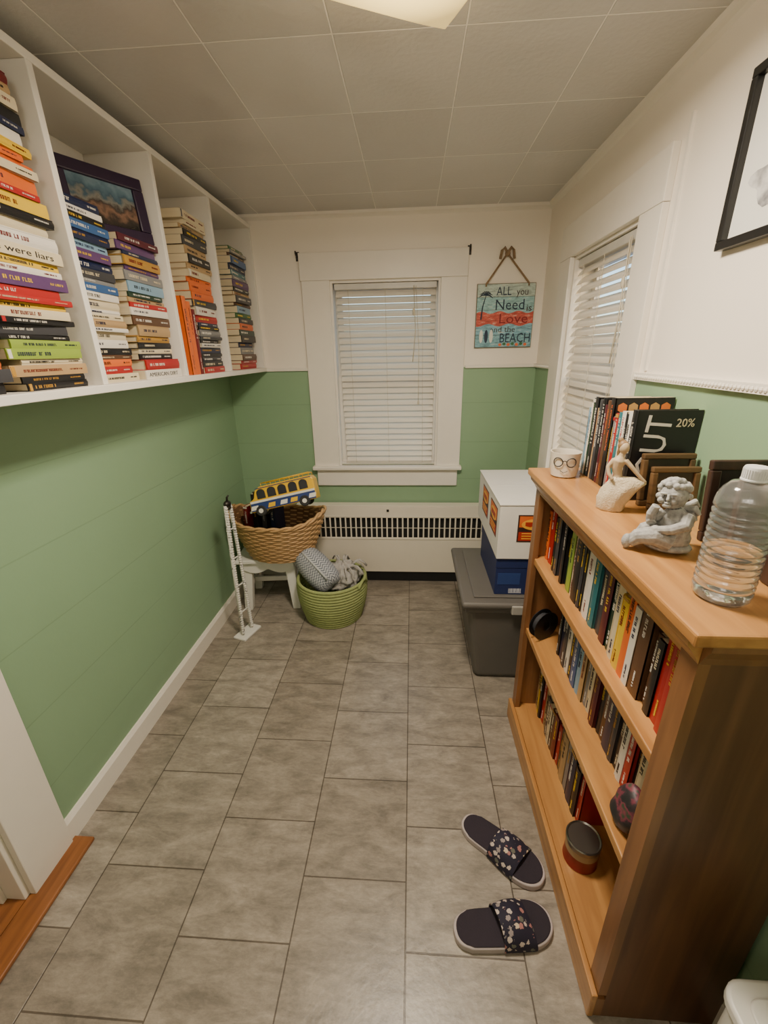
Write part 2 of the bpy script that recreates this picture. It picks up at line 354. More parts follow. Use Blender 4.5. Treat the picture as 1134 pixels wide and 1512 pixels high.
GLOW,nt,bs=newmat('lit_frosted_glass'); bs.inputs['Base Color'].default_value=(.9,.78,.5,1); bs.inputs['Emission Color'].default_value=(1,.68,.2,1)
tc=nt.nodes.new('ShaderNodeTexCoord'); vl=nt.nodes.new('ShaderNodeVectorMath'); vl.operation='LENGTH'; nt.links.new(tc.outputs['Object'],vl.inputs[0])
mr=nt.nodes.new('ShaderNodeMapRange'); mr.inputs['From Min'].default_value=.10; mr.inputs['From Max'].default_value=.2; mr.inputs['To Min'].default_value=4.5; mr.inputs['To Max'].default_value=.75
nt.links.new(vl.outputs['Value'],mr.inputs[0]); nt.links.new(mr.outputs[0],bs.inputs['Emission Strength'])
b=MB(); n=16; vs=[];fs=[]
for k in (0,1):
    for i in range(n+1):
        for j in range(n+1):
            x=-g+2*g*i/n; y=-g+2*g*j/n; z=-.068+.006*((x/g)**4+(y/g)**4)*.5+k*.004; vs.append((x,y,z))
N2=(n+1)**2
for i in range(n):
    for j in range(n):
        a=i*(n+1)+j; fs.append((a,a+1,a+n+2,a+n+1)); fs.append((N2+a,N2+a+n+1,N2+a+n+2,N2+a+1))
b.add(vs,fs); b.build('glass_shade',GLOW,fx,smooth=True)
MB().lathe([(.0,-.084),(.01,-.081),(.012,-.071),(0,-.068)],12).build('finial',MC['brass'],fx,smooth=True)
lamp('light_main',(fc.x,fc.y,H-.09),32,.26,WARM)
lamp('light_fill_added',(-.3,-.7,2.0),19,.3,(1,.9,.77),'POINT')  # added fill behind the camera, not a known lamp
lamp('light_bounce',(fc.x,fc.y,H-.035),5,.02,WARM,'POINT')
lamp('light_hall',(-1.8,.3,1.9),10,.2,WARM,'POINT')
# ---------------------------------------------------------------- heater
hx0,hx1=-.74,.66; hy=2.50
ht=thing('radiator_cabinet','long white metal heater with slotted grille below the far window','heater',(0,0,0))
zs0,zs1=.325,.462
b=MB(); b.box(hx0,hx1,hy,hy+.006,.075,zs0); b.box(hx0,hx1,hy,hy+.006,zs1,.535); b.box(hx0,hx1,hy,YB-.015,.535,.545); b.box(hx0,hx0+.01,hy,YB-.015,.0,.535); b.box(hx1-.01,hx1,hy,YB-.015,0,.535)
b.box(hx0,hx1,hy-.004,hy,zs0-.012,zs0-.004); b.box(hx0,hx1,hy-.003,hy,zs1+.006,zs1+.012)
b.build('cabinet',METALW,ht,bevel=.002)
b=MB(); x=hx0+.012
while x<hx1-.01:
    b.box(x,x+.009,hy,hy+.006,zs0,zs1); x+=.0335
b.box(hx0,hx1,hy+.001,hy+.004,zs0+.066,zs0+.069)
b.build('grille',METALW,ht)
MB().box(hx0+.01,hx1-.01,hy+.03,hy+.06,.05,.52).build('heating_fins',mat('heater_dark',(.012,.011,.01),.8),ht)
MB().box(hx0+.01,hx1-.01,hy+.012,hy+.02,.001,.09).build('toe_gap_shade',mat('gap_shade_black',(.008,.008,.008),.8),ht)  # black sheet standing in for the shade under the cabinet
MB().box(-.155,-.14,hy-.004,hy,.505,.52).build('badge',DARKM,ht)
# ---------------------------------------------------------------- books
P={'cream':(206,192,160),'white':(216,210,198),'yellow':(218,180,44),'orange':(214,100,36),'red':(166,34,34),'dark red':(104,22,26),'black':(26,25,27),'navy':(30,38,68),'blue':(52,88,136),
'teal':(44,108,116),'green':(62,104,60),'lime green':(136,160,58),'purple':(88,60,102),'brown':(88,60,40),'tan':(172,142,100),'grey':(122,122,122),'pink':(190,108,124),'dark grey':(58,58,62),'light blue':(126,158,180),'dark green':(32,56,42),'gold':(176,132,54),'maroon':(80,26,38)}
def cm(n): return mat('cover_'+n.replace(' ','_'),srgb(*P[n]),.38,var=.08)
LIGHTS=['white','cream','yellow','tan','light blue','lime green','orange','gold','pink']
ORD=['','first','second','third','fourth','fifth','sixth','seventh','eighth','ninth','tenth','eleventh','twelfth','thirteenth','fourteenth','fifteenth','sixteenth','seventeenth','eighteenth','nineteenth','twentieth']
def ordw(n):
    if n<=20: return ORD[n]
    if n==30: return 'thirtieth'
    return ('twenty-' if n<30 else 'thirty-')+ORD[n%10]
def glyphs(b,x,xe,h,z,y):
    while x<xe:
        w_=h*random.uniform(.35,.75); st=h*.2; q=random.random()
        b.box(x,x+st,y-.0004,y+.003,z-h/2,z+h/2)
        if q<.6: b.box(x+st,x+w_,y-.0004,y+.003,z+h/2-st,z+h/2)
        if q>.3: b.box(x+st,x+w_,y-.0004,y+.003,z-h/2,z-h/2+st)
        if .2<q<.8: b.box(x+w_-st,x+w_,y-.0004,y+.003,z-h/2,z+h/2)
        x+=w_+h*.25
        if random.random()<.16: x+=h*.7
def book(M,L,W,T,col,label,group,hard=None,txt=None,tcol=None,cx=True,tw=.62):
    """local: spine along x (centred if cx else -L..0), spine faces -y, thickness z 0..T"""
    if hard is None: hard=random.random()<.4
    r=thing('book',label,'book',M=M,group=group)
    a=-L/2 if cx else -L; e=a+L; bt=.0022 if hard else .0008
    ins=.003 if hard else .0004
    b=MB(); b.box(a,e,0.002,W,0,bt); b.box(a,e,.002,W,T-bt,T)
    k=6; pts=[(.004*(1-math.sin(PI*i/k)) if hard else .001*(1-math.sin(PI*i/k)),T*i/k) for i in range(k+1)]
    poly=[(y,z) for y,z in pts]+[(.005,T),(.005,0)]
    vs=[(a,y,z) for y,z in poly]+[(e,y,z) for y,z in poly]; n=len(poly)
    b.add(vs,[tuple(range(n)),tuple(range(2*n-1,n-1,-1))]+[(i,i+n,(i+1)%n+n,(i+1)%n) for i in range(n)])
    b.build('cover',cm(col),r)
    MB().box(a+ins,e-ins,.005,W-ins,bt,T-bt).build('page_block',PAGE,r)
    tc=tcol or random.choice(['black','navy','dark red'] if col in LIGHTS else ['white','cream','yellow','white','gold'])
    y=-.0002
    if txt:
        text(txt,L*tw,min(T*.55,.0125),cm(tc),r,TR((a+L*.47,y,T*.5))@FRONT,'spine_title',.0004)
    else:
        h=min(T*random.uniform(.22,.38),.0082)
        b=MB(); glyphs(b,a+L*random.uniform(.06,.16),a+L*random.uniform(.35,.62),h,T/2,y); b.build('spine_title',cm(tc),r)
        if random.random()<.6:
            b=MB(); glyphs(b,a+L*.74,a+L*.92,h*.6,T/2,y); b.build('spine_author',cm(tc),r)
        if random.random()<.22 and col not in ('white',):
            MB().box(a+.002,a+L*.05,y-.0003,y+.003,T*.08,T*.92).build('spine_band',cm(random.choice(['white','gold','red','navy'])),r)
    return r
def stack(xs,yc,z0,Htot,cols,where,group,Lr=(.185,.225),txts={},rot=.05,jit=.012):
    cols=list(reversed(cols)); n=len(cols); ts=[random.uniform(.55,1.5) for _ in cols]
    for i in range(n):
        if (n-1-i) in txts: ts[i]=1.25
    s=sum(ts); ts=[t*Htot/s for t in ts]
    z=z0
    for i,(c,t) in enumerate(zip(cols,ts)):
        L=random.uniform(*Lr); W=random.uniform(.115,.148); tw=.62
        tx=txts.get(n-1-i); tcol=None; dxx=random.uniform(0,.018)
        if isinstance(tx,tuple): tx,tcol=tx; L=Lr[1]; tw=.8; dxx=0
        M=TR((xs-dxx-.006,yc+random.uniform(-jit,jit),z))@RZ(PI/2+random.uniform(-rot,rot))
        book(M,L,W,t,c,f'{c} book, {ordw(i+1)} from the bottom of the {where}',group,txt=tx,tcol=tcol,tw=tw); z+=t
    return z
SZ=1.381   # top of the bottom board
XS=-.868
g_='books stacked flat on the white wall shelf'
c0=['dark red','tan','cream','black','navy','white','yellow','orange','orange','cream','orange','red','yellow','black','cream','white','cream','yellow','white','purple','red','red','yellow','cream','black','dark grey','black','lime green','lime green','cream','tan','black','black']
stack(XS,1.045,SZ,.655,c0,'tallest stack in nearest wall shelf bay',g_,Lr=(.185,.225),txts={16:('we were liars','black')})
stack(XS,.81,SZ,.24,['orange','black','tan','navy','red','grey','black','orange','dark grey','black'],'short stack nearest the doorway, wall shelf',g_)
c1a=['navy','white','black','blue','navy','light blue','purple','navy','dark grey','grey','blue','white','cream','white','cream','tan','white','cream','white','black','brown','orange','red','cream']
stack(XS-.012,1.305,SZ,.475,c1a,'left stack in second wall shelf bay',g_,Lr=(.155,.18),jit=.006)
c1b=['maroon','purple','navy','gold','purple','grey','light blue','dark green','tan','red','white','brown','tan','gold','black','cream','black','red','white']
ztop=stack(XS,1.525,SZ,.425,c1b,'stack under the purple photo frame',g_,Lr=(.185,.22),txts={18:('AMERICAN DIRT','black')},jit=.006,rot=.03)
c2=['cream','cream','tan','black','dark grey','tan','black','tan','cream','orange','orange','orange','dark grey','white','red','navy','black','grey','dark grey','black','white','navy','black','dark grey','black','red']
stack(XS,1.947,SZ,.595,c2,'stack right of the orange upright books',g_,Lr=(.175,.215),jit=.008)
c3=['green','grey','brown','blue','navy','teal','grey','purple','black','tan','dark grey','brown','light blue','green','black','orange','dark green','black','navy','grey','brown','red','red']
stack(XS,2.40,SZ,.57,c3,'stack in farthest wall shelf bay',g_,Lr=(.18,.225))
UPM=Matrix(((0,1,0,0),(0,0,-1,0),(-1,0,0,0),(0,0,0,1)))   # x->-Z, y->+X, z->-Y  (spine faces -X)
UPL=Matrix(((0,-1,0,0),(0,0,1,0),(-1,0,0,0),(0,0,0,1)))   # x->-Z, y->-X, z->+Y  (spine faces +X)
for i,(yy,hh,c) in enumerate([(1.72,.285,'orange'),(1.752,.27,'orange'),(1.784,.245,'dark red')]):
    book(TR((XS,yy,SZ))@UPL,hh,.16,.03,c,['tall orange book standing upright, left of the pair in third bay','tall orange book standing upright, right of the pair in third bay','dark red book standing upright beside the orange pair in third bay'][i],'books standing upright on the wall shelf',cx=False)
# ---------------------------------------------------------------- wall shelf
ws=thing('wall_bookshelf','long white wooden wall shelf of open bays filled with stacked books','shelf')
XF=-.86; top=2.098
MB().box(XL,XF+.012,.28,YB-.001,1.36,1.381).build('bottom_board',SHELFW,ws,bevel=.002)
MB().box(XL,XF,.28,YB-.001,top-.02,top).build('top_board',SHELFW,ws,bevel=.002)
MB().box(XL,XL+.008,.28,YB-.001,1.381,top-.02).build('back_panel',SHELFW,ws)
for y in (.29,.735,1.19,1.655,2.08,2.568):
    MB().box(XL+.008,XF,y-.01,y+.01,1.381,top-.02).build('divider',SHELFW,ws,bevel=.0015)
# photo frame on the stack
A=Vector((-1.0,1.38,0)); B=Vector((-.878,1.622,0)); dx=(B-A).normalized(); wF=(B-A).length
nrm=Vector((dx.y,-dx.x,0))
Mf=Matrix(((dx.x,-nrm.x,0,A.x),(dx.y,-nrm.y,0,A.y),(0,0,1,ztop+.001),(0,0,0,1)))@RX(-.1)
pf=thing('photo_frame','dark purple framed beach snapshot leaning on the books in second shelf bay','picture frame',M=Mf)
PUR=mat('purple_frame',srgb(42,28,52),.3,var=.1)
b=MB(); hF=.192; t=.036
b.box(0,wF,0,.016,0,t); b.box(0,wF,0,.016,hF-t,hF); b.box(0,t,0,.016,t,hF-t); b.box(wF-t,wF,0,.016,t,hF-t)
b.build('frame',PUR,pf,bevel=.004)
PM,nt,bs=newmat('beach_snapshot'); N=nt.nodes; L=nt.links
tc=N.new('ShaderNodeTexCoord'); sp=N.new('ShaderNodeSeparateXYZ'); L.new(tc.outputs['Object'],sp.inputs[0])
n=N.new('ShaderNodeTexNoise'); n.inputs['Scale'].default_value=26; n.inputs['Detail'].default_value=8; L.new(tc.outputs['Object'],n.inputs['Vector'])
ma=N.new('ShaderNodeMath'); ma.operation='MULTIPLY_ADD'; ma.inputs[1].default_value=.10; L.new(n.outputs[0],ma.inputs[0]); L.new(sp.outputs[2],ma.inputs[2])
mr=N.new('ShaderNodeMapRange'); mr.inputs['From Min'].default_value=.08; mr.inputs['From Max'].default_value=.215; L.new(ma.outputs[0],mr.inputs[0])
cr=N.new('ShaderNodeValToRGB'); e=cr.color_ramp.elements; e[0].color=(*srgb(30,28,30),1); e[1].color=(*srgb(120,140,150),1); e[1].position=1
for p_,c_ in ((.22,(58,50,44)),(.36,(128,98,80)),(.48,(62,54,50)),(.58,(120,118,110)),(.68,(62,86,100)),(.86,(92,116,130))):
    q=e.new(p_); q.color=(*srgb(*c_),1)
L.new(mr.outputs[0],cr.inputs[0]); L.new(cr.outputs[0],bs.inputs['Base Color']); bs.inputs['Roughness'].default_value=.15
MB().box(t,wF-t,.008,.012,t,hF-t).build('photo_print',PM,pf)
# ---------------------------------------------------------------- bookcase
HON1,HON2=srgb(158,108,58),srgb(194,142,82)
WY=wood('honey_wood_y',HON1,HON2,'Y',.35,2.2); WZ=wood('honey_wood_z',srgb(114,76,46),srgb(148,102,62),'Z',.38,2.2); WS=wood('shaded_side_wood',srgb(88,56,36),srgb(118,80,52),'Z',.4,2.2)  # near side's shade is put into its own darker wood colour
BX0,BX1,BY0,BY1,BT=.425,.692,.53,1.395,1.077
bc=thing('bookcase','honey wood bookcase with three rows of books against the right wall','bookcase')
MB().box(BX0+.018,BX1,BY0,BY0+.02,0,BT-.022).build('side_panel',WS,bc)
MB().box(BX0+.018,BX1,BY1-.02,BY1,0,BT-.022).build('side_panel',WZ,bc)
MB().box(BX1-.006,BX1,BY0+.02,BY1-.02,0,BT-.022).build('back_panel',WY,bc)
MB().box(BX0-.03,BX1+.004,BY0-.022,BY1+.02,BT-.022,BT).build('top',WY,bc,bevel=.004)
prof=[(0,0),(-.024,0),(-.022,-.012),(-.008,-.03),(0,-.045)]
b=MB(); b.prism([(x,z) for x,z in prof],0,BY1-BY0,TR((BX0-.0006,BY1,BT-.022))@RX(PI/2)); b.build('crown_moulding',WY,bc)
b=MB(); b.prism([(x*.7,z) for x,z in prof],0,BX1-BX0,TR((BX0,BY0-.0004,BT-.022))@RZ(PI/2)@RX(PI/2)); b.build('crown_moulding',WZ,bc)
MB().box(BX0,BX0+.018,BY0+.042,BY1-.042,BT-.075,BT-.0221).build('top_rail',WY,bc)
for y in (BY0,BY1-.042): MB().box(BX0,BX0+.018,y,y+.042,.088,BT-.0221).build('stile',WZ,bc)
SH=[.09,.475,.765]
MB().box(BX0+.0,BX1-.006,BY0+.02,BY1-.02,SH[0]-.02,SH[0]).build('shelf',WY,bc)
for z in SH[1:]: MB().box(BX0+.008,BX1-.006,BY0+.02,BY1-.02,z-.024,z).build('shelf',WY,bc,bevel=.003)
MB().box(BX0-.014,BX0,BY0-.003,BY1+.01,0,.088).build('base_plinth',WY,bc,bevel=.003)
MB().box(BX0,BX0+.018,BY0,BY1,0,.07).build('base_rail',WZ,bc)
def row(x,ystart,yend,z,cols,where,group,Hr,Wd=.14,order='far',txts={}):
    n=len(cols); ts=[random.uniform(.65,1.4) for _ in cols]; s=sum(ts); ts=[t*(ystart-yend)/s for t in ts]; y=ystart
    for i,(c,t) in enumerate(zip(cols,ts)):
        h=random.uniform(*Hr)
        tx=txts.get(i); 
        book(TR((x+random.uniform(0,.014),y,z))@UPM,h,Wd,t*.985,c,f'{c} book, {ordw(i+1)} from far end {where}',group,cx=False,txt=tx); y-=t
ctop=['orange','red','gold','black','dark grey','black','black','dark green','lime green','cream','black','dark grey','black','white','teal','dark grey','maroon','dark green','cream','yellow','orange','white','brown','brown','black','red','red','dark red']
row(.462,1.365,.585,SH[2],ctop,'of the bookcase upper row','books in the upper bookcase row',(.17,.228))
cmid=['black','navy','dark grey','white','black','blue','light blue','tan','grey','cream','dark red','maroon','black','brown','navy','dark grey','black','white','red','black','cream','dark grey','navy','black']
row(.495,1.22,.585,SH[1],cmid,'of the bookcase middle row','books in the middle bookcase row',(.165,.205))
cbot=['tan','yellow','black','red','tan','dark grey','cream','brown','dark red','red','black','tan','grey','navy','black','red']
row(.50,1.365,.90,SH[0],cbot,'of the bookcase bottom row','books in the bottom bookcase row',(.165,.21))
row(.55,.66,.585,SH[0],['red','black','tan'],'of the short bottom row behind the tin','books at the near end of the bottom bookcase row',(.17,.2),.12)
# things on shelves
t_=thing('tape_reel','round black reel standing at far end of the middle bookcase shelf','reel',(.475,1.30,SH[1]))
Mr=TR((0,0,.055))@RZ(.5)@RX(PI/2)
for z in (-.014,.012): MB().lathe([(.018,z),(.055,z),(.055,z+.002),(.018,z+.002),(.018,z)],28,Mr).build('flange',BLACK,t_,smooth='auto')
MB().lathe([(.018,-.012),(.04,-.012),(.04,.012),(.018,.012),(.018,-.012)],28,Mr).build('wound_core',mat('reel_core',(.03,.03,.035),.7),t_,smooth='auto')
sp=MB(); sp.ball((0,0,.05),(.02,.04,.054),28,18)
sp.v=[tuple(Vector((x,y,z-.05))*(1+.22*mnoise.noise(Vector((x,y,z))*28))+Vector((0,0,.052))) for x,y,z in sp.v]
sm,nt,bs=newmat('painted_stone'); v=nt.nodes.new('ShaderNodeTexNoise'); v.inputs['Scale'].default_value=34; v.inputs['Detail'].default_value=3
tc=nt.nodes.new('ShaderNodeTexCoord'); nt.links.new(tc.outputs['Object'],v.inputs['Vector'])
cr=nt.nodes.new('ShaderNodeValToRGB'); e=cr.color_ramp.elements; e[0].position=.42; e[0].color=(*srgb(40,38,40),1); e[1].position=.66; e[1].color=(*srgb(54,70,52),1)
q=e.new(.5); q.color=(*srgb(54,44,48),1); q=e.new(.57); q.color=(*srgb(124,54,70),1)
nt.links.new(v.outputs[0],cr.inputs[0]); nt.links.new(cr.outputs[0],bs.inputs['Base Color']); bs.inputs['Roughness'].default_value=.5
o=sp.build('painted_rock',sm,smooth=True); o.location=(.452,.64,SH[1]+.004); o.rotation_euler=(0,.28,.3); tag(o,'dark painted rock with dark pink and green blotches at near end of middle shelf','rock')
tn_=thing('tin_can','red and cream lidded tin on the bottom shelf of the bookcase','tin',(.485,.81,SH[0]))
s_=.88
MB().lathe([(.05*s_,0),(.052*s_,.003),(.05*s_,.006),(.05*s_,.045)],36).build('label_band',mat('tin_red',srgb(124,34,28),.35,var=.3),tn_,smooth='auto')
MB().lathe([(.05*s_,.045),(.05*s_,.07)],36).build('upper_band',mat('tin_cream',srgb(160,134,98),.35,var=.3),tn_,smooth='auto')
MB().lathe([(.052*s_,.07),(.053*s_,.084),(.05*s_,.087),(.046*s_,.084),(0,.084)],36).build('lid',mat('tin_steel',srgb(130,126,118),.3,metal=.9),tn_,smooth='auto')
# top of bookcase: books
gt_='books standing on top of the bookcase'
def uprow(specs,y0,x,start=1):
    y=y0
    for i,(c,t,h,wd,tx,tc) in enumerate(specs):
        r=book(TR((x,y,BT))@UPM,h,wd,t*.99,c,f'{c} upright book, {ordw(start+i)} from the mug on top of bookcase',gt_,cx=False,txt=tx,tcol=tc); y-=t
    return y,r
y,r=uprow([('light blue',.012,.205,.14,None,None),('white',.012,.22,.14,None,None),('dark green',.014,.235,.14,None,'cream'),('black',.022,.24,.15,None,'white'),('tan',.01,.21,.14,None,None),('dark grey',.018,.235,.15,None,'white'),('black',.02,.242,.15,None,'white'),('maroon',.014,.225,.15,None,'white'),('brown',.018,.238,.15,None,'orange'),('black',.022,.248,.155,None,'orange')],1.36,.545)
b=MB()
for i in range(7):
    for j in range(5): b.lathe([(.006,0),(.011,.0004),(.0135,.0006),(.011,.0006)],6,TR((-.018-.034*i,.022+.028*j,.0218)),mi=(i+j)%2)
b.build('cover_pattern',[mat('cover_orange_pat',srgb(206,112,44),.4),mat('cover_tan_pat',srgb(176,140,84),.4)],r)
y,r=uprow([('grey',.01,.2,.14,None,None),('red',.018,.21,.14,None,'white'),('teal',.018,.215,.14,None,'white'),('white',.02,.22,.14,None,'red'),('black',.012,.215,.14,None,'white'),('white',.018,.222,.14,None,'black'),('black',.024,.23,.155,None,'white')],y,.548,11)
CT=Matrix(((0,-1,0,0),(1,0,0,0),(0,0,1,0),(0,0,0,1)))
text('20%',.042,.02,cm('cream'),r,TR((-.2,.118,.0241))@CT,'cover_badge'); text('OUT',.15,.06,cm('white'),r,TR((-.142,.052,.0241))@CT@RZ(PI/2-.08),'cover_title')
# wooden frames leaning at wall
DW=wood('walnut_frame',srgb(44,30,26),srgb(68,46,38),'Z',.4,3); LW=wood('pine_frame',srgb(78,58,36),srgb(112,84,52),'X',.45,3)
def deskframe(x0,y,w_,h_,m,m2,label,t=.02,tilt=.12):
    r=thing('desk_frame',label,'picture frame',M=TR((x0,y,BT+.0015))@RX(-tilt),group='frames standing behind the figurines')
    b=MB(); b.box(0,w_,0,.014,0,t); b.box(0,w_,0,.014,h_-t,h_); b.box(0,t,0,.014,t,h_-t); b.box(w_-t,w_,0,.014,t,h_-t); b.build('frame',m,r,bevel=.003)
    MB().box(t,w_-t,.006,.01,t,h_-t).build('print',m2,r); return r
deskframe(.568,y-.045,.125,.13,LW,mat('olive_print',srgb(56,50,40),.5,var=.4),'larger of the two brown wooden frames behind the cream dancer figurine',.014)
deskframe(.578,y-.075,.112,.105,LW,mat('brown_print',srgb(66,50,38),.5,var=.4),'smaller brown wooden frame in front of the larger one behind the dancer',.014)
deskframe(.588,.82,.108,.165,DW,mat('dark_print',srgb(40,30,30),.4,var=.3),'dark walnut frame leaning between the cherub and the wall')
deskframe(.592,.745,.108,.15,DW,mat('dark_print2',srgb(50,36,30),.4,var=.3),'dark walnut frame standing behind the water bottle')
# mug planter
mg=thing('face_planter','small white cup planter wearing round black glasses on bookcase corner','planter',(.478,1.316,BT))
PORC=mat('porcelain',srgb(220,210,190),.25,var=.05)
MB().lathe([(.03,0),(.038,.004),(.042,.03),(.044,.07),(.0455,.078),(.042,.078),(.040,.07),(.037,.02),(0,.012)],40).build('cup',PORC,mg,smooth='auto')
MB().lathe([(.040,.06),(.025,.063),(0,.062)],24).build('soil',mat('soil',(.03,.02,.015),.9,bump=.5),mg)
va=math.atan2(-1.316,-.478)
b=MB()
for s in (-1,1):
    pts=[]
    for k in range(20):
        q=2*PI*k/20; aa=va+s*.42+.3*math.cos(q)*1.0; pts.append((.047*math.cos(aa),.047*math.sin(aa),.052+.0135*math.sin(q)))
    b.tube(pts,.0016,6,closed=True)
b.tube([(.048*math.cos(va-.12),.048*math.sin(va-.12),.055),(.0495*math.cos(va),.0495*math.sin(va),.058),(.048*math.cos(va+.12),.048*math.sin(va+.12),.055)],.0014,6)
b.build('glasses',BLACK,mg,smooth=True)
b=MB(); 
b.tube([(.0445*math.cos(va-.25),.0445*math.sin(va-.25),.026),(.0445*math.cos(va),.0445*math.sin(va),.02),(.0445*math.cos(va+.25),.0445*math.sin(va+.25),.026)],.001,5); b.build('smile',BLACK,mg)
def blob(name,mb,m,parent,vox=.0022,M=None,it=3):
    o=mb.build(name,m,parent,smooth=True,M=M)
    r=o.modifiers.new('remesh','REMESH'); r.mode='VOXEL'; r.voxel_size=vox; r.use_smooth_shade=True
    s=o.modifiers.new('smooth','SMOOTH'); s.factor=.5; s.iterations=it
    return o
# dancer figurine
dm=TR((.50,1.005,BT))@RZ(math.atan2(-.42,.9))
df=thing('dancer_figurine','cream figurine of a woman holding out her textured skirt','figurine',M=dm)
IV=mat('ivory_resin',srgb(200,184,154),.55,var=.2,scale=80,bump=.6,bscale=260)
IV2=mat('tan_resin',srgb(184,162,130),.55,var=.15,scale=60)
b=MB(); rings=[(0,-.012,.028,.020),(.004,-.012,.030,.022),(.016,-.011,.031,.023),(.032,-.008,.036,.024),(.048,.0,.041,.023),(.062,.008,.046,.020),(.070,.010,.043,.016),(.077,.0,.028,.013),(.085,-.006,.012,.010)]
vs=[];fs=[];n=32
for z,cx,rx,ry in rings:
    for j in range(n):
        q=2*PI*j/n; k=1+.05*math.sin(q*8); vs.append((cx+rx*math.cos(q)*k,ry*math.sin(q)*k,z+.010*(math.cos(q) if z>.04 and z<.08 else 0)))
for i in range(len(rings)-1):
    for j in range(n): fs.append((i*n+j,i*n+(j+1)%n,(i+1)*n+(j+1)%n,(i+1)*n+j))
fs+=[tuple(range(n-1,-1,-1)),tuple((len(rings)-1)*n+j for j in range(n))]
b.add(vs,fs); b.build('skirt',IV,df,smooth=True)
b=MB(); b.tube([(-.006,0,.078),(-.007,0,.090),(-.011,0,.106),(-.009,0,.124),(-.006,0,.135),(-.004,0,.143)],[.011,.0095,.012,.015,.007,.006],12)
b.ball((-.003,0,.154),(.011,.011,.014),14,10)
b.tube([(.004,-.002,.126),(.018,-.004,.112),(.032,-.004,.097),(.046,-.003,.083),(.052,-.002,.078)],[.006,.0055,.0045,.004,.0035],8)
b.tube([(-.02,-.002,.126),(-.03,-.006,.108),(-.026,-.012,.092),(-.016,-.016,.08)],[.006,.0055,.0045,.004],8)
blob('body',b,IV2,df,.0016)
b=MB(); b.ball((-.006,.004,.159),(.012,.0115,.0125)); b.ball((-.013,.006,.171),(.0065,.0065,.0065)); b.tube([(-.008,.01,.155),(-.012,.012,.14),(-.012,.011,.126)],[.008,.006,.003],8)
blob('hair',b,mat('hair_resin',srgb(132,102,66),.55),df,.0016)
# cherub
ch=thing('cherub_statue','grey stone seated cherub statue with wings resting head on hand','figurine',M=TR((.488,.79,BT))@RZ(math.atan2(-.5,.86))@Matrix.Scale(.94,4))
ST,nt,bs=newmat('crevice_shaded_stone'); N=nt.nodes; L=nt.links
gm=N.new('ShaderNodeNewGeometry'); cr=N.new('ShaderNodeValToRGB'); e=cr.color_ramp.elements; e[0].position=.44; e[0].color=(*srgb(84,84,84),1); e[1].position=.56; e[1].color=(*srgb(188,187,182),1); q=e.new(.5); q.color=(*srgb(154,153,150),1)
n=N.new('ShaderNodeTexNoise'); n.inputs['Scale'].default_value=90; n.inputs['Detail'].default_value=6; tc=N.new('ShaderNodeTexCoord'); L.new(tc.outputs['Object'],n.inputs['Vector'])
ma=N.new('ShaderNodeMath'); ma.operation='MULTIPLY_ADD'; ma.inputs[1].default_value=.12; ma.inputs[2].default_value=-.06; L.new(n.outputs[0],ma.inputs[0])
ad=N.new('ShaderNodeMath'); L.new(gm.outputs['Pointiness'],ad.inputs[0]); L.new(ma.outputs[0],ad.inputs[1]); L.new(ad.outputs[0],cr.inputs[0]); L.new(cr.outputs[0],bs.inputs['Base Color']); bs.inputs['Roughness'].default_value=.85  # crevice shade painted into the colour via Pointiness; noise adds stone mottling
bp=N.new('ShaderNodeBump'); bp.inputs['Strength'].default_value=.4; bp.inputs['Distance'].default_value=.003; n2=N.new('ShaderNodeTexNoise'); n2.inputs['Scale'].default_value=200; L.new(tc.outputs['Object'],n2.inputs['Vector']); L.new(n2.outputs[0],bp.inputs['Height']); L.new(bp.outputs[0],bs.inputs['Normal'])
b=MB()
b.ball((.014,0,.012),(.046,.034,.014)); b.ball((.02,0,.03),(.034,.03,.03)); b.tube([(.02,0,.03),(.02,-.002,.055),(.017,-.004,.08),(.014,-.005,.094)],[.031,.029,.025,.013],14)
b.ball((.008,-.008,.120),(.025,.024,.027),18,12)
for s in (-1,1): b.ball((-.001+s*.010,-.026,.113),(.0075,.007,.007)); b.ball((-.001+s*.009,-.0285,.1275),(.007,.004,.0028))
b.ball((-.001,-.0325,.118),(.0034,.0045,.0045)); b.tube([(-.001,-.030,.127),(-.001,-.0335,.118)],[.0022,.003],8)
b.ball((-.001,-.030,.104),(.008,.006,.005)); b.ball((-.001,-.0325,.110),(.0048,.003,.0018))
b.tube([(.016,-.018,.028),(-.012,-.030,.038),(-.038,-.032,.030),(-.050,-.032,.015)],[.023,.021,.016,.012],12); b.ball((-.056,-.034,.017),(.010,.011,.016))
b.tube([(.016,.014,.028),(-.008,.006,.046),(-.028,-.002,.038),(-.040,-.006,.016)],[.023,.019,.015,.011],12); b.ball((-.046,-.008,.014),(.011,.010,.014))
b.tube([(.038,-.014,.084),(.036,-.032,.068),(.016,-.038,.058),(-.004,-.034,.052)],[.013,.012,.010,.009],10); b.ball((-.01,-.033,.052),(.010,.009,.009))
b.tube([(-.004,-.006,.084),(-.022,-.016,.068),(-.02,-.026,.062)],[.013,.011,.009],10); b.tube([(-.021,-.018,.064),(-.023,-.024,.082),(-.017,-.026,.10)],[.010,.009,.008],10)
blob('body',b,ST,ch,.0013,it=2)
b=MB(); random.seed(3)
for k in range(75):
    a=random.uniform(0,2*PI); e_=random.uniform(-.3,1.5)
    x=.008+.0265*math.cos(e_)*math.cos(a); yy=-.005+.0255*math.cos(e_)*math.sin(a); zz=.125+.026*math.sin(e_)
    if yy<-.016 and zz<.140: continue
    b.ball((x,yy,zz),.0068,8,6)
blob('curls',b,ST,ch,.0016,it=1)
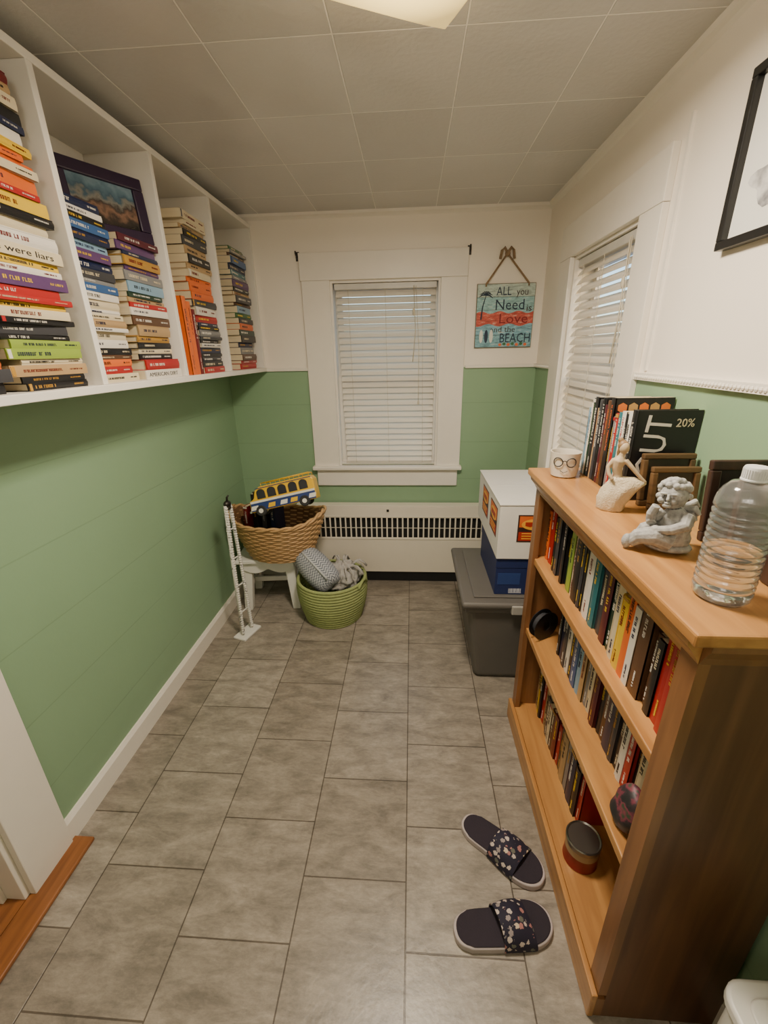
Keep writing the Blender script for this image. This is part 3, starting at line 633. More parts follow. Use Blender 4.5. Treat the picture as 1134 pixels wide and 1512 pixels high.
for s in (-1,1): MB().ball((-.001+s*.0088,-.0295,.122),(.0036,.0026,.0018),8,6).build('closed_eye',mat('stone_shadow',srgb(92,90,88),.8),ch,smooth=True)
for s,y0 in ((1,.02),(-1,.004)):
    b=MB()
    for k in range(6):
        t=k/5; b.tube([(.03,y0+.008,.088-.004*k),(.044+.004*(1-t),y0+.016*s+.01,.098-.012*k),(.057-.004*k,y0+.02*s+.012,.086-.013*k)],[.006,.007,.0035],8)
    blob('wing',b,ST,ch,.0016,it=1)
random.seed(11)
# water bottle
PET,nt,bs=newmat('clear_pet'); bs.inputs['Base Color'].default_value=(.99,.995,1,1); bs.inputs['Roughness'].default_value=.1; bs.inputs['Transmission Weight'].default_value=.94; bs.inputs['IOR'].default_value=1.08; bs.inputs['Coat Weight'].default_value=1; bs.inputs['Coat Roughness'].default_value=.12; bs.inputs['Coat IOR'].default_value=1.5
WAT,nt2,bs2=newmat('water'); bs2.inputs['Base Color'].default_value=(.97,.99,1,1); bs2.inputs['Roughness'].default_value=0; bs2.inputs['Transmission Weight'].default_value=1; bs2.inputs['IOR'].default_value=1.15
p=atZ(1058,880,BT)
wb=thing('water_bottle','clear ribbed plastic water bottle half full with white cap','bottle',(p.x+.004,p.y,BT))
def bprof(off):
    pr=[(0,.006),(.02,.002),(.034,0),(.038,.006)]
    z=.012
    while z<.14:
        pr+=[(.0385,z),(.0395,z+.003),(.0395,z+.006),(.0362,z+.008),(.0362,z+.009)]; z+=.0105
    pr+=[(.0395,z+.002),(.0395,z+.010),(.0375,z+.020),(.033,z+.030),(.025,z+.039),(.017,.189),(.0135,.193),(.0135,.198)]
    return [(max(0,r-off),zz+ (off if i<3 else 0)) for i,(r,zz) in enumerate(pr)]
outer=bprof(0); inner=list(reversed(bprof(.0005)))
MB().lathe(outer+inner,56).build('bottle_body',PET,wb,smooth=True)
pw=[(r,z) for r,z in bprof(.0014) if z<.085]; pw.append((pw[-1][0],.086)); pw.append((0,.086)); MB().lathe(pw,48).build('water',WAT,wb,smooth=True)
b=MB(); b.lathe([(.0165,.192),(.0165,.194),(.0155,.195),(.0155,.21),(.0145,.212),(0,.212)],32)
for k in range(32):
    a=2*PI*k/32; b.box(-.0005,.0005,.0152,.0161,.196,.209,RZ(a))
b.build('cap',mat('cap_white',srgb(222,222,220),.4),wb,smooth='auto')
br=thing('leather_box','small dark brown box behind the water bottle by the wall','box',(.63,.62,BT))
MB().box(-.045,.05,-.05,.045,0,.06).build('box_body',DW,br,bevel=.006); MB().box(-.047,.052,-.052,.047,.0602,.078).build('lid',DW,br,bevel=.005)
# ---------------------------------------------------------------- tote + boxes
GT=mat('grey_tote_plastic',srgb(94,90,84),.5,var=.06)
tt=thing('storage_tote','large dark grey plastic storage tote with lid on the floor','storage tote',(0,0,0))
x0,x1,y0,y1=.225,.655,1.57,2.12; hT=.42
b=MB(); b.frustum((x0+.075,x1-.075,y0+.045,y1-.045),(x0+.02,x1-.02,y0+.018,y1-.018),0,hT)
b.build('tub',GT,tt,bevel=.03,seg=4)
b=MB(); b.box(x0+.003,x1-.003,y0+.003,y1-.003,hT-.035,hT-.008); b.build('rim',GT,tt,bevel=.01,seg=3)
MB().box(x0-.005,x1+.005,y0-.007,y1+.007,hT-.012,hT+.02).build('lid',GT,tt,bevel=.015,seg=4)
b=MB(); b.box(x0+.05,x1-.05,y0+.04,y1-.04,hT+.02,hT+.028); b.build('lid_panel',GT,tt,bevel=.004)
MB().box(.43,.50,y0-.014,y0+.01,hT-.03,hT+.012).build('latch',mat('latch_grey',srgb(160,156,148),.4),tt,bevel=.004)
zt=hT+.028
BL=mat('blue_carton',srgb(30,42,86),.55,var=.1)
bb=thing('blue_box','blue cardboard box between the grey tote and white carton','box',(.50,1.83,zt))
b=MB(); b.box(-.135,.15,-.2,.19,0,.175); b.build('carton',BL,bb,bevel=.002)
b=MB(); b.box(-.137,.152,-.202,.192,.13,.178); b.build('lid',BL,bb,bevel=.002)
b=MB(); 
for k in range(11): b.box(-.075+k*.005,-.0728+k*.005+(k%3)*.0008,-.2012,-.2,.012,.03)
b.box(-.075,-.02,-.2012,-.2,.0085,.0105)
b.build('printed_bars',mat('print_white',srgb(200,200,206),.6),bb)
b=MB(); b.box(-.125,-.03,-.2013,-.2,.05,.105); b.build('printed_panel',mat('print_blue',srgb(40,62,116),.6),bb)
zt2=zt+.178
WC=mat('white_carton',srgb(222,218,208),.6,var=.04)
wbx=thing('white_box','white cardboard carton with orange and yellow emblems on the blue box','box',(.51,1.85,zt2))
b=MB(); b.box(-.15,.165,-.23,.30,0,.24); b.build('carton',WC,wbx,bevel=.002)
MB().box(-.153,.168,-.233,.03,.24,.245).build('top_flap',WC,wbx,bevel=.001); MB().box(-.153,.168,.034,.303,.24,.245).build('top_flap',WC,wbx,bevel=.001)
em=[mat('emblem_red',srgb(164,44,30),.5),mat('emblem_yellow',srgb(222,160,50),.5),mat('emblem_dark',srgb(56,34,28),.5),mat('emblem_orange',srgb(206,100,40),.5)]
Ms=TR((-.1508,0,0))@RZ(-PI/2)@RX(PI/2)     # on the left face
def label_panel(cx,cz,w_,h_,Mx):
    b=MB()
    def rc(a,b_,c,d): return [(a,b_),(c,b_),(c,d),(a,d)]
    b.prism(rc(cx-w_,cz-h_,cx+w_,cz+h_),0,.0006,Mx,2)
    b.prism(rc(cx-w_*.92,cz+h_*.1,cx+w_*.92,cz+h_*.9),0,.001,Mx,3)
    b.prism(rc(cx-w_*.92,cz-h_*.9,cx+w_*.92,cz-h_*.25),0,.001,Mx,0)
    b.prism([(cx+w_*.8*math.cos(q*PI/12),cz+h_*.3+h_*.42*math.sin(q*PI/12)) for q in range(24)],0,.0014,Mx,1)
    b.prism([(cx-w_*.6+w_*.2*q+(w_*.08 if q%2 else 0),cz+h_*(.12 if q%2 else .2)) for q in range(7)]+[(cx+w_*.6-w_*.2*q,cz+h_*.48) for q in range(7)],0,.0018,Mx,0)
    for q in range(3): b.prism(rc(cx-w_*.75,cz-h_*(.78-q*.19),cx+w_*(.7-.2*(q%2)),cz-h_*(.70-q*.19)),0,.0014,Mx,1)
    b.build('printed_label',em,wbx)
label_panel(.11,.145,.075,.065,Ms); label_panel(-.10,.145,.075,.065,Ms)
Mn=TR((0,-.2308,0))@RX(PI/2)
label_panel(.0,.14,.075,.06,Mn)
# ---------------------------------------------------------------- slippers
SOLE=mat('pale_sole',srgb(178,166,164),.65); INS=mat('dark_insole',srgb(40,32,42),.85,var=.2,bump=.3,bscale=200)
FL,nt,bs=newmat('floral_fabric'); v=nt.nodes.new('ShaderNodeTexVoronoi'); v.inputs['Scale'].default_value=62; v.inputs['Randomness'].default_value=.9; tc=nt.nodes.new('ShaderNodeTexCoord'); nt.links.new(tc.outputs['Object'],v.inputs['Vector'])
N=nt.nodes; L=nt.links
sx=N.new('ShaderNodeSeparateColor'); L.new(v.outputs['Color'],sx.inputs[0]); cr=N.new('ShaderNodeValToRGB'); cr.color_ramp.interpolation='CONSTANT'; e=cr.color_ramp.elements
e[0].color=(*srgb(196,180,168),1); e[0].position=0; e[1].position=.4; e[1].color=(*srgb(172,118,112),1)
q=e.new(.6); q.color=(*srgb(150,138,134),1); q=e.new(.78); q.color=(*srgb(206,186,160),1); q=e.new(.9); q.color=(*srgb(104,104,92),1)
L.new(sx.outputs[0],cr.inputs[0])
nn=N.new('ShaderNodeTexNoise'); nn.inputs['Scale'].default_value=240; L.new(tc.outputs['Object'],nn.inputs['Vector'])
dd=N.new('ShaderNodeMath'); dd.operation='MULTIPLY_ADD'; dd.inputs[1].default_value=.5; L.new(nn.outputs[0],dd.inputs[0]); L.new(v.outputs['Distance'],dd.inputs[2])
th=N.new('ShaderNodeMath'); th.operation='GREATER_THAN'; th.inputs[1].default_value=.66; L.new(dd.outputs[0],th.inputs[0])
mxf=N.new('ShaderNodeMix'); mxf.data_type='RGBA'; L.new(th.outputs[0],mxf.inputs[0]); L.new(cr.outputs[0],mxf.inputs[6]); mxf.inputs[7].default_value=(*srgb(34,30,48),1)
L.new(mxf.outputs[2],bs.inputs['Base Color']); bs.inputs['Roughness'].default_value=.8
def slipper(h,t,side,label):
    A=atZ(*h,0.012); B=atZ(*t,0.012); d=B-A; L=math.hypot(d.x,d.y)
    r=thing('slide_slipper',label,'slipper',(A.x,A.y,0),math.atan2(d.y,d.x),group='pair of floral slide slippers')
    def wl(u):
        base=.036+.014*math.sin(min(1,u/.85)*PI*.5)
        if u<.14: base=.036*math.sqrt(max(0,1-((.14-u)/.14)**2))
        if u>.74: base=.05*math.sqrt(max(0,1-((u-.74)/.26)**2))
        waist=.006*math.exp(-((u-.42)/.16)**2)
        return base+.002,base+.002-waist
    def outline(k):
        N=28; a=[];c=[]
        for i in range(N+1):
            u=(1-math.cos(PI*i/N))/2; l,q=wl(u)
            if side<0: l,q=q,l
            a.append((.5*L+(u-.5)*L*k, l*k)); c.append((.5*L+(u-.5)*L*k,-q*k))
        return a+list(reversed(c[1:-1]))
    MB().prism(outline(1),0.0,.022).build('sole',SOLE,r,smooth='auto',bevel=.004,seg=3)
    MB().prism(outline(.945),.022,.0255).build('insole',INS,r,smooth='auto',bevel=.002)
    b=MB(); NU,NV=12,18; vs=[];fs=[]
    for k in (0,1):
        for i in range(NU+1):
            u=.43+.32*i/NU; l,q=wl(u); 
            if side<0: l,q=q,l
            for j in range(NV+1):
                a=PI*j/NV; ww=(l if math.cos(a)>0 else q)+.003-k*.003
                skew=.05*math.cos(a)*side
                vs.append(((u+skew*.5)*L, ww*math.cos(a)*(1.0), .008+(.058+.012*math.sin(PI*i/NU)-.02*(i/NU)-k*.003)*max(0,math.sin(a))**.8))
    n1=(NU+1)*(NV+1)
    for i in range(NU):
        for j in range(NV):
            a=i*(NV+1)+j; fs.append((a,a+1,a+NV+2,a+NV+1)); fs.append((n1+a,n1+a+NV+1,n1+a+NV+2,n1+a+1))
    for j in range(NV):
        fs.append((j,n1+j,n1+j+1,j+1)); q=NU*(NV+1)+j; fs.append((q,q+1,n1+q+1,n1+q))
    b.add(vs,fs); b.build('strap',FL,r,smooth='auto')
slipper((670,1377),(814,1360),-1,'nearer floral slide slipper pointing at the bookcase, dark footbed')
slipper((684,1210),(803,1303),1,'farther floral slide slipper angled towards the bookcase base')
# ---------------------------------------------------------------- stool, wicker basket, green basket
SW=mat('stool_white',srgb(226,224,216),.45,var=.04)
st=thing('side_stool','small white wooden stool table with scalloped apron under the wicker basket','stool',(-.85,2.29,0),.10)
MB().box(-.18,.18,-.165,.165,.32,.343).build('top',SW,st,bevel=.005)
def apron(w_,M,nm='apron'):
    poly=[(-w_,0)]+[(w_,0)]; k=20
    low=[( w_-2*w_*i/k, -.042-.026*abs(math.sin(PI*2*i/k))) for i in range(k+1)]
    MB().prism(poly+low,-.007,.007,M).build(nm,SW,st)
apron(.15,TR((0,-.14,.32))@RX(PI/2)); apron(.15,TR((0,.14,.32))@RX(PI/2))
apron(.125,TR((-.155,0,.32))@RZ(PI/2)@RX(PI/2)); apron(.125,TR((.155,0,.32))@RZ(PI/2)@RX(PI/2))
for sx_ in (-1,1):
    for sy_ in (-1,1):
        MB().frustum((sx_*.145-.023,sx_*.145+.023,sy_*.125-.023,sy_*.125+.023),(sx_*.122-.03,sx_*.122+.03,sy_*.105-.03,sy_*.105+.03),0,.3195).build('leg',SW,st,bevel=.004)
MB().box(-.125,.125,-.008,.008,.12,.15).build('stretcher',SW,st,bevel=.002)
for sx_ in (-1,1): MB().box(sx_*.133-.008,sx_*.133+.008,-.10,.10,.12,.15).build('stretcher',SW,st,bevel=.002)
WK=mat('wicker',srgb(184,146,98),.5,var=.3,scale=90)
wk=thing('wicker_basket','honey wicker laundry basket of books and a toy bus on the white stool','basket',(-.765,2.215,.344),-.05)
def brim(u,q):
    rx=.175+.10*u**.8; ry=.13+.06*u**.8
    hh=.225+.055*math.cos(q)**4
    return rx*math.cos(q),ry*math.sin(q),u*hh
b=MB(); NR=17; NS=72
for i in range(NR):
    u=(i+.5)/NR; pts=[]
    for k in range(NS):
        q=2*PI*k/NS; x,y_,z=brim(u,q); s=1+(.012 if (k+2*i)%4<2 else -.012); pts.append((x*s,y_*s,z+.002))
    b.tube(pts,.0066,6,closed=True)
b.build('woven_wall',WK,wk,smooth=True)
b=MB(); vs=[];fs=[]
for i in range(9):
    for k in range(36):
        q=2*PI*k/36; x,y_,z=brim(i/8,q); vs.append((x*.97,y_*.97,z+.004))
for i in range(8):
    for k in range(36): fs.append((i*36+k,i*36+(k+1)%36,(i+1)*36+(k+1)%36,(i+1)*36+k))
fs.append(tuple(range(35,-1,-1))); b.add(vs,fs); b.build('liner',mat('wicker_dark',srgb(110,78,48),.7,var=.3,scale=60),wk)
b=MB()
for ph in (0,PI):
    pts=[]
    for k in range(120):
        q=2*PI*k/120; x,y_,z=brim(1,q); a=k*PI/5+ph; s=1+.022*math.cos(a); pts.append((x*s,y_*s,z+.006+.007*math.sin(a)))
    b.tube(pts,.008,6,closed=True)
b.build('braided_rim',WK,wk,smooth=True)
b=MB(); vs=[];fs=[];n=36;m_=12
for i in range(m_+1):
    a=-PI/2+PI*i/m_
    for j in range(n):
        q=2*PI*j/n; k=1+.05*math.sin(5*q+3*a)+.04*math.sin(9*q-5*a); vs.append((.15*k*math.cos(a)*math.cos(q),.105*k*math.cos(a)*math.sin(q),.045+.044*k*math.sin(a)))
for i in range(m_):
    for j in range(n): fs.append((i*n+j,i*n+(j+1)%n,(i+1)*n+(j+1)%n,(i+1)*n+j))
b.add(vs,fs); o=b.build('folded_cloth',mat('dark_cloth',srgb(52,44,40),.9,bump=.5),smooth=True); o.location=(-.765,2.215,.350); tag(o,'dark cloth bundle at the bottom of the wicker basket under the books','cloth')
gk='books standing in the wicker basket'
for i,(x,y_,rz,hh,c,lb) in enumerate([(-.90,2.25,.2,.29,'black','black book standing in the wicker basket left of the bus'),(-.86,2.27,.1,.30,'dark grey','dark grey book standing at the back of the wicker basket'),(-.945,2.23,.3,.225,'dark red','dark red book leaning at the left rim of the wicker basket'),(-.81,2.27,.1,.28,'navy','navy book standing behind the toy bus in the wicker basket')]):
    book(TR((x,y_-.06,.432))@RZ(-rz)@Matrix(((0,0,1,0),(0,1,0,0),(-1,0,0,0),(0,0,0,1))),hh,.14,.028,c,lb,gk,cx=False)
# toy bus
bp_=atY(426,752,2.09)
bus=thing('toy_bus','yellow and blue toy bus tilted on top of the wicker basket','toy bus',M=TR((bp_.x,2.09,bp_.z))@RZ(.10)@RY(-math.radians(12))@RX(-math.radians(16))@Matrix.Scale(1.1,4))
YE=mat('bus_yellow',srgb(222,176,32),.3,var=.06); BB=mat('bus_blue',srgb(30,54,110),.3); BW_=mat('bus_white',srgb(216,214,204),.3); WD=mat('bus_window',(.02,.022,.03),.15)
b=MB()
pro=[(-.165,.022),(.16,.022),(.163,.12),(.15,.138),(-.10,.138),(-.125,.125),(-.14,.085),(-.163,.075)]
b.prism(pro,-.05,.05,TR((0,0,0))@RX(PI/2)); b.build('bus_body',YE,bus,bevel=.006,seg=3)
for s in (-1,1):
    Mm=RX(PI/2)@TR((0,0,.0505)) if s<0 else RZ(PI)@RX(PI/2)@TR((0,0,.0505))
    f=1 if s<0 else -1
    b=MB(); b.prism([(f*-.16,.026),(f*.158,.026),(f*.158,.062),(f*-.158,.064)][::f],0,.001,Mm); b.build('lower_panel',BB,bus)
    b=MB(); b.prism([(f*-.158,.064),(f*.158,.062),(f*.158,.072),(f*-.158,.074)][::f],0,.0015,Mm); b.build('stripe',BW_,bus)
    for cx in (-.145,-.06,.0,.05,.14): MB().prism([(f*cx-.018,.032),(f*cx+.016,.032),(f*cx+.022,.052),(f*cx-.010,.052)],0,.0018,Mm).build('painted_mark',BW_ if abs(cx)!=.05 and cx!=-.06 else YE,bus)
    for k in range(5):
        cx=f*(-.098+k*.052); w2=.0205
        poly=[(cx-w2,.08),(cx+w2,.08)]+[(cx+w2*math.cos(q*PI/8),.108+.018*math.sin(q*PI/8)) for q in range(9)]
        MB().prism(poly,0,.0015,Mm).build('bus_window',WD,bus)
    b=MB(); b.prism([(f*-.12,.1285),(f*.155,.1285),(f*.155,.132),(f*-.12,.132)][::f],0,.0018,Mm); b.build('roof_stripe',BB,bus)
MB().prism([(-.038,.088),(.038,.088),(.034,.122),(-.034,.122)],0,.0015,TR((-.1395,0,0))@RZ(-PI/2)@RX(PI/2)).build('windscreen',WD,bus)
for sx_ in (-.115,.10):
    for s in (-1,1):
        b=MB(); b.lathe([(0,0),(.022,0),(.026,.004),(.026,.014),(.022,.018),(0,.018)],24,TR((sx_,s*.046-.009,.024))@RX(-PI/2)); w_=b.build('wheel',mat('rubber',(.02,.02,.02),.7),bus,smooth='auto')
        b=MB(); b.lathe([(0,-.001),(.011,-.001),(.012,.019),(0,.019)],16,TR((sx_,s*.046-.009,.024))@RX(-PI/2)); b.build('hub_cap',BW_,w_)
b=MB()
for yy in (-.044,.044): b.tube([(-.09,yy,.152),(.145,yy,.152)],.0022,6)
for k in range(6): b.tube([(-.09+k*.047,-.044,.138),(-.09+k*.047,-.044,.152),(-.09+k*.047,.044,.152),(-.09+k*.047,.044,.138)],.0018,6)
b.build('roof_rack',YE,bus,smooth=True)
for yy in (-.03,.03): MB().ball((-.163,yy,.05),(.005,.009,.009)).build('headlight',BW_,bus,smooth=True)
MB().box(-.172,-.162,-.05,.05,.02,.032).build('bumper',mat('chrome',(.6,.6,.6),.2,metal=1),bus,bevel=.002)
# green rope basket
GR=mat('green_rope',srgb(148,158,100),.85,var=.25,scale=70,bump=.4,bscale=220)
gp=(-.455,2.12)
gb=thing('rope_basket','round olive green coiled rope basket of blankets on the floor','basket',(gp[0],gp[1],0))
def gr(z): return .155+.04*math.sin(min(1,z/.25)*PI*.62)
b=MB(); nz=15; cr_=.0095
for i in range(nz):
    z=cr_+i*.0172; r_=gr(z); b.tube([(r_*math.cos(2*PI*k/48),r_*math.sin(2*PI*k/48),z) for k in range(48)],cr_,8,closed=True)
b.build('coiled_wall',GR,gb,smooth=True)
MB().lathe([(gr(0)-.005,.002),(gr(0)-.005,.012),(0,.012)],40).build('bottom',GR,gb)
for a0 in (2.75,-.35):
    pts=[]
    for k in range(13):
        t=k/12; a=a0+(t-.5)*.5; z=.235+.035*math.sin(PI*t); r_=gr(.25)+.012; pts.append((r_*math.cos(a),r_*math.sin(a),z))
    MB().tube(pts,.008,8).build('handle',GR,gb,smooth=True)
def chevron(name,c1,c2,sc):
    m,nt,bs=newmat(name); N=nt.nodes; L=nt.links
    tc=N.new('ShaderNodeTexCoord'); sp=N.new('ShaderNodeSeparateXYZ'); L.new(tc.outputs['Object'],sp.inputs[0])
    def mth(op,a,bv=None,b2=None):
        n=N.new('ShaderNodeMath'); n.operation=op; L.new(a,n.inputs[0])
        if bv is not None: n.inputs[1].default_value=bv
        if b2 is not None: L.new(b2,n.inputs[1])
        return n.outputs[0]
    at=N.new('ShaderNodeMath'); at.operation='ARCTAN2'; L.new(sp.outputs[1],at.inputs[0]); L.new(sp.outputs[2],at.inputs[1])
    z=mth('PINGPONG',mth('MULTIPLY',at.outputs[0],5.0),1.0)
    x=mth('ADD',mth('MULTIPLY',sp.outputs[0],sc),b2=z)
    gt=mth('GREATER_THAN',mth('FRACT',x),.5)
    mx=N.new('ShaderNodeMix'); mx.data_type='RGBA'; mx.inputs[6].default_value=(*c1,1); mx.inputs[7].default_value=(*c2,1); L.new(gt,mx.inputs[0]); L.new(mx.outputs[2],bs.inputs['Base Color']); bs.inputs['Roughness'].default_value=.9
    return m
CH=chevron('chevron_blanket',srgb(186,188,190),srgb(108,113,122),62)
rb=thing('rolled_blanket','soft rolled grey and white chevron blanket leaning in the green basket','blanket',M=TR((gp[0]-.075,gp[1]-.02,.30))@RZ(-.62)@RY(.5))
b=MB(); Lr=.145; R0=.09
prof=[(0,-Lr),(R0*.4,-Lr+.002),(R0*.75,-Lr+.016),(R0*.95,-Lr+.045),(R0*1.03,0),(R0*.97,Lr-.045),(R0*.78,Lr-.016),(R0*.4,Lr-.002),(0,Lr)]
b.lathe(prof,48,RY(PI/2),sy=.9)
b.v=[tuple(Vector(p)*(1+.18*mnoise.noise(Vector(p)*12))) for p in b.v]
o=b.build('roll',CH,rb,smooth=True); sb=o.modifiers.new('sub','SUBSURF'); sb.levels=1; sb.render_levels=1
MB().tube([(x_,-.05,.07) for x_ in (-Lr*.75,-.06,0,.06,Lr*.75)],.006,8).build('folded_edge',mat('edge',srgb(180,182,182),.9),rb,smooth=True)
fb=thing('fringed_blanket','crumpled pale grey fringed throw in the right side of the green basket','blanket',(gp[0]+.06,gp[1]+.03,.235))
vs=[];fs=[];n=48;m_=24; b=MB()
for i in range(m_+1):
    a=-PI/2+PI*i/m_
    for j in range(n):
        q=2*PI*j/n; k=1+.12*math.sin(5*q+3*a)+.07*math.sin(9*q-5*a)+.06*math.sin(14*a)
        vs.append((.1*k*math.cos(a)*math.cos(q),.1*k*math.cos(a)*math.sin(q),.085*k*math.sin(a)))
for i in range(m_):
    for j in range(n): fs.append((i*n+j,i*n+(j+1)%n,(i+1)*n+(j+1)%n,(i+1)*n+j))
b.add(vs,fs); TH=mat('throw_grey',srgb(174,170,164),.95,var=.25,scale=60,bump=.8,bscale=120); b.build('throw',TH,fb,smooth=True)
b=MB()
for k in range(16):
    a=random.uniform(-1.8,2.2); l=random.uniform(.06,.09); s0=Vector((.085*math.cos(a)*.7,.08*math.sin(a)*.7,.07))
    pts=[s0+Vector((math.cos(a)*l*t,math.sin(a)*l*t,.03*math.sin(t*PI)-.02*t)) for t in (0,.25,.5,.75,1)]
    b.tube(pts,[.006,.005,.0045,.004,.005],6)
b.build('fringe',TH,fb,smooth=True)
# white beaded stand
sp0=atZ(364,938,0)
bs_=thing('beaded_stand','tall narrow white stand with beaded uprights and dark top beside the green wall','stand',(sp0.x,sp0.y+.02,0),1.25)
MB().box(-.07,.07,-.04,.04,0,.014).build('base_plate',SW,bs_,bevel=.004)
ck,nt,bs=newmat('speckled_cord'); v=nt.nodes.new('ShaderNodeTexVoronoi'); v.inputs['Scale'].default_value=170; tc=nt.nodes.new('ShaderNodeTexCoord'); nt.links.new(tc.outputs['Object'],v.inputs['Vector']); sx=nt.nodes.new('ShaderNodeSeparateColor'); nt.links.new(v.outputs['Color'],sx.inputs[0])
cr=nt.nodes.new('ShaderNodeValToRGB'); cr.color_ramp.interpolation='CONSTANT'; cr.color_ramp.elements[0].color=(*srgb(216,213,204),1); cr.color_ramp.elements[1].position=.92; cr.color_ramp.elements[1].color=(.2,.2,.2,1)
nt.links.new(sx.outputs[0],cr.inputs[0]); nt.links.new(cr.outputs[0],bs.inputs['Base Color'])
for s in (-1,1):
    b=MB(); b.tube([(s*.036,0,.014),(s*.03,0,.4),(s*.016,0,.76)],.0085,8)
    for k in range(54): b.ball((s*(.036-.02*k/54),-.004,.03+k*.0135),(.0098,.0098,.0085),8,5)
    b.build('upright',ck,bs_,smooth=True)
for k in range(4): MB().tube([(-.033,0,.15+k*.16),(.033,0,.15+k*.16)],.004,6).build('crossbar',SW,bs_,smooth=True)
b=MB(); b.tube([(-.02,0,.745),(.02,0,.745)],.012,10); b.ball((0,0,.765),(.022,.016,.018)); b.tube([(0,0,.775),(.0,-.004,.80),(.006,-.01,.81)],[.006,.005,.004],8); b.build('top_cap',DARKM,bs_,smooth=True)
# ---------------------------------------------------------------- wall items
for (u,v,lb) in ((438,378,'small dark curtain rod bracket left of the far window head'),(694,368,'small dark curtain rod bracket right of the far window head')):
    p=atY(u,v,YB-.02)
    k=thing('curtain_bracket',lb,'bracket',(p.x,YB,p.z),group='curtain rod brackets')
    MB().box(-.01,.01,-.004,0,-.022,.022).build('plate',DARKM,k,bevel=.001)
    MB().tube([(0,-.003,0),(0,-.035,0),(0,-.045,.006),(0,-.048,.018)],.004,8).build('hook',DARKM,k,smooth=True)
# beach sign
c_=[atY(703,421,YB-.01),atY(790,417,YB-.01),atY(786,511,YB-.01),atY(701,514,YB-.01)]
sw=(((c_[1].x-c_[0].x)+(c_[2].x-c_[3].x))/2)*.97; sh=((c_[0].z-c_[3].z)+(c_[1].z-c_[2].z))/2; scx=sum(p.x for p in c_)/4; scz=sum(p.z for p in c_)/4
sg=thing('beach_sign','turquoise wooden beach sign with lettering hanging by rope on far wall','sign',(scx,YB-.004,scz))
def worn(nm,col):
    m,nt,bs=newmat(nm); N=nt.nodes; L=nt.links; tc=N.new('ShaderNodeTexCoord'); mp=N.new('ShaderNodeMapping'); mp.inputs['Scale'].default_value=(1,1,4); L.new(tc.outputs['Object'],mp.inputs[0])
    n=N.new('ShaderNodeTexNoise'); n.inputs['Scale'].default_value=26; n.inputs['Detail'].default_value=9; n.inputs['Roughness'].default_value=.8; L.new(mp.outputs[0],n.inputs['Vector'])
    cr=N.new('ShaderNodeValToRGB'); e=cr.color_ramp.elements; e[0].position=.36; e[0].color=(*srgb(*[int(c*.75) for c in col]),1); e[1].position=.64; e[1].color=(*srgb(212,202,180),1)
    q=e.new(.49); q.color=(*srgb(*col),1); q=e.new(.56); q.color=(*srgb(*[min(255,int(c*1.1)) for c in col]),1)
    L.new(n.outputs[0],cr.inputs[0]); L.new(cr.outputs[0],bs.inputs['Base Color']); bs.inputs['Roughness'].default_value=.8; return m
pc=[worn('sign_pale',(178,194,184)),worn('sign_aqua2',(148,186,186)),worn('sign_aqua3',(144,184,188)),worn('sign_blue',(132,178,192)),worn('sign_blue2',(124,168,178))]
for k in range(5):
    z1_=sh/2-k*sh/5
    MB().box(-sw/2,sw/2,-.012,-.006,z1_-sh/5+.001,z1_-.0005).build('plank',pc[k],sg,bevel=.001)
MB().box(-sw/2-.003,sw/2+.003,-.0059,.003,-sh/2-.003,sh/2+.003).build('backing',mat('sign_edge',srgb(120,110,90),.7,var=.3),sg)
N_=24; wav=[(-sw/2+sw*i/N_, sh*.06+sh*.02*math.sin(i*.8)) for i in range(N_+1)]+[(sw/2-sw*i/N_, -sh*.14+sh*.022*math.sin(i*.7+1)) for i in range(N_+1)]
MB().prism(wav,.0119,.0123,RX(PI/2)).build('painted_wave_band',worn('sign_coral',(196,92,78)),sg)
NV=mat('ink_navy',srgb(30,48,70),.6); BRW=mat('ink_brown',srgb(60,44,40),.6); RDI=mat('ink_red',srgb(130,28,34),.6); WHI=mat('ink_white',srgb(226,226,214),.6)
fy=-.0125
def stx(t,x,z,w_,h_,m): text(t,w_*sw,h_*sh,m,sg,TR((x*sw,fy,z*sh))@FRONT)
stx('ALL',-.04,.39,.26,.13,NV); stx('you',.28,.34,.2,.11,BRW); stx('Need',.08,.18,.5,.16,NV); stx('is',.42,.12,.09,.10,BRW)
stx('Love',.16,-.04,.5,.15,RDI); stx('and the',-.02,-.21,.44,.09,BRW); stx('BEACH',.21,-.35,.54,.15,NV)
b=MB(); 
pt=(-.35*sw,fy,.33*sh)
b.tube([(-.42*sw,fy,-.05*sh),(-.40*sw,fy,.15*sh),pt],[.004,.003,.002],6)
for k in range(7):
    a=k*PI/6-.1; b.tube([pt,(pt[0]+.02*math.cos(a),fy,pt[2]+.02*math.sin(a)),(pt[0]+.038*math.cos(a),fy,pt[2]+.028*math.sin(a)-.012)],[.002,.004,.001],5)
b.build('palm_tree',NV,sg)
for k,x in enumerate((-.40,-.31,-.22)):
    poly=[(x*sw+.01*math.cos(q*PI/8),-.32*sh+.034*math.sin(q*PI/8)) for q in range(16)]; MB().prism(poly,0,.001,TR((0,fy,0))@RX(PI/2)).build('surfboard_motif',[WHI,NV][k%2],sg)
fm=[mat('ink_orange',srgb(220,110,60),.6),mat('ink_green',srgb(60,110,70),.6)]
for k in range(7): MB().ball(((-.05+.075*k)*sw,fy,-.46*sh+.004*(k%2)),(.009,.001,.008),8,6).build('flower_motif',fm[k%2],sg)
ROPE=mat('rope_brown',srgb(146,120,90),.9,var=.3,scale=120,bump=.6,bscale=300)
kn=atY(750,372,YB-.02); kx,kz=kn.x-scx,kn.z-scz
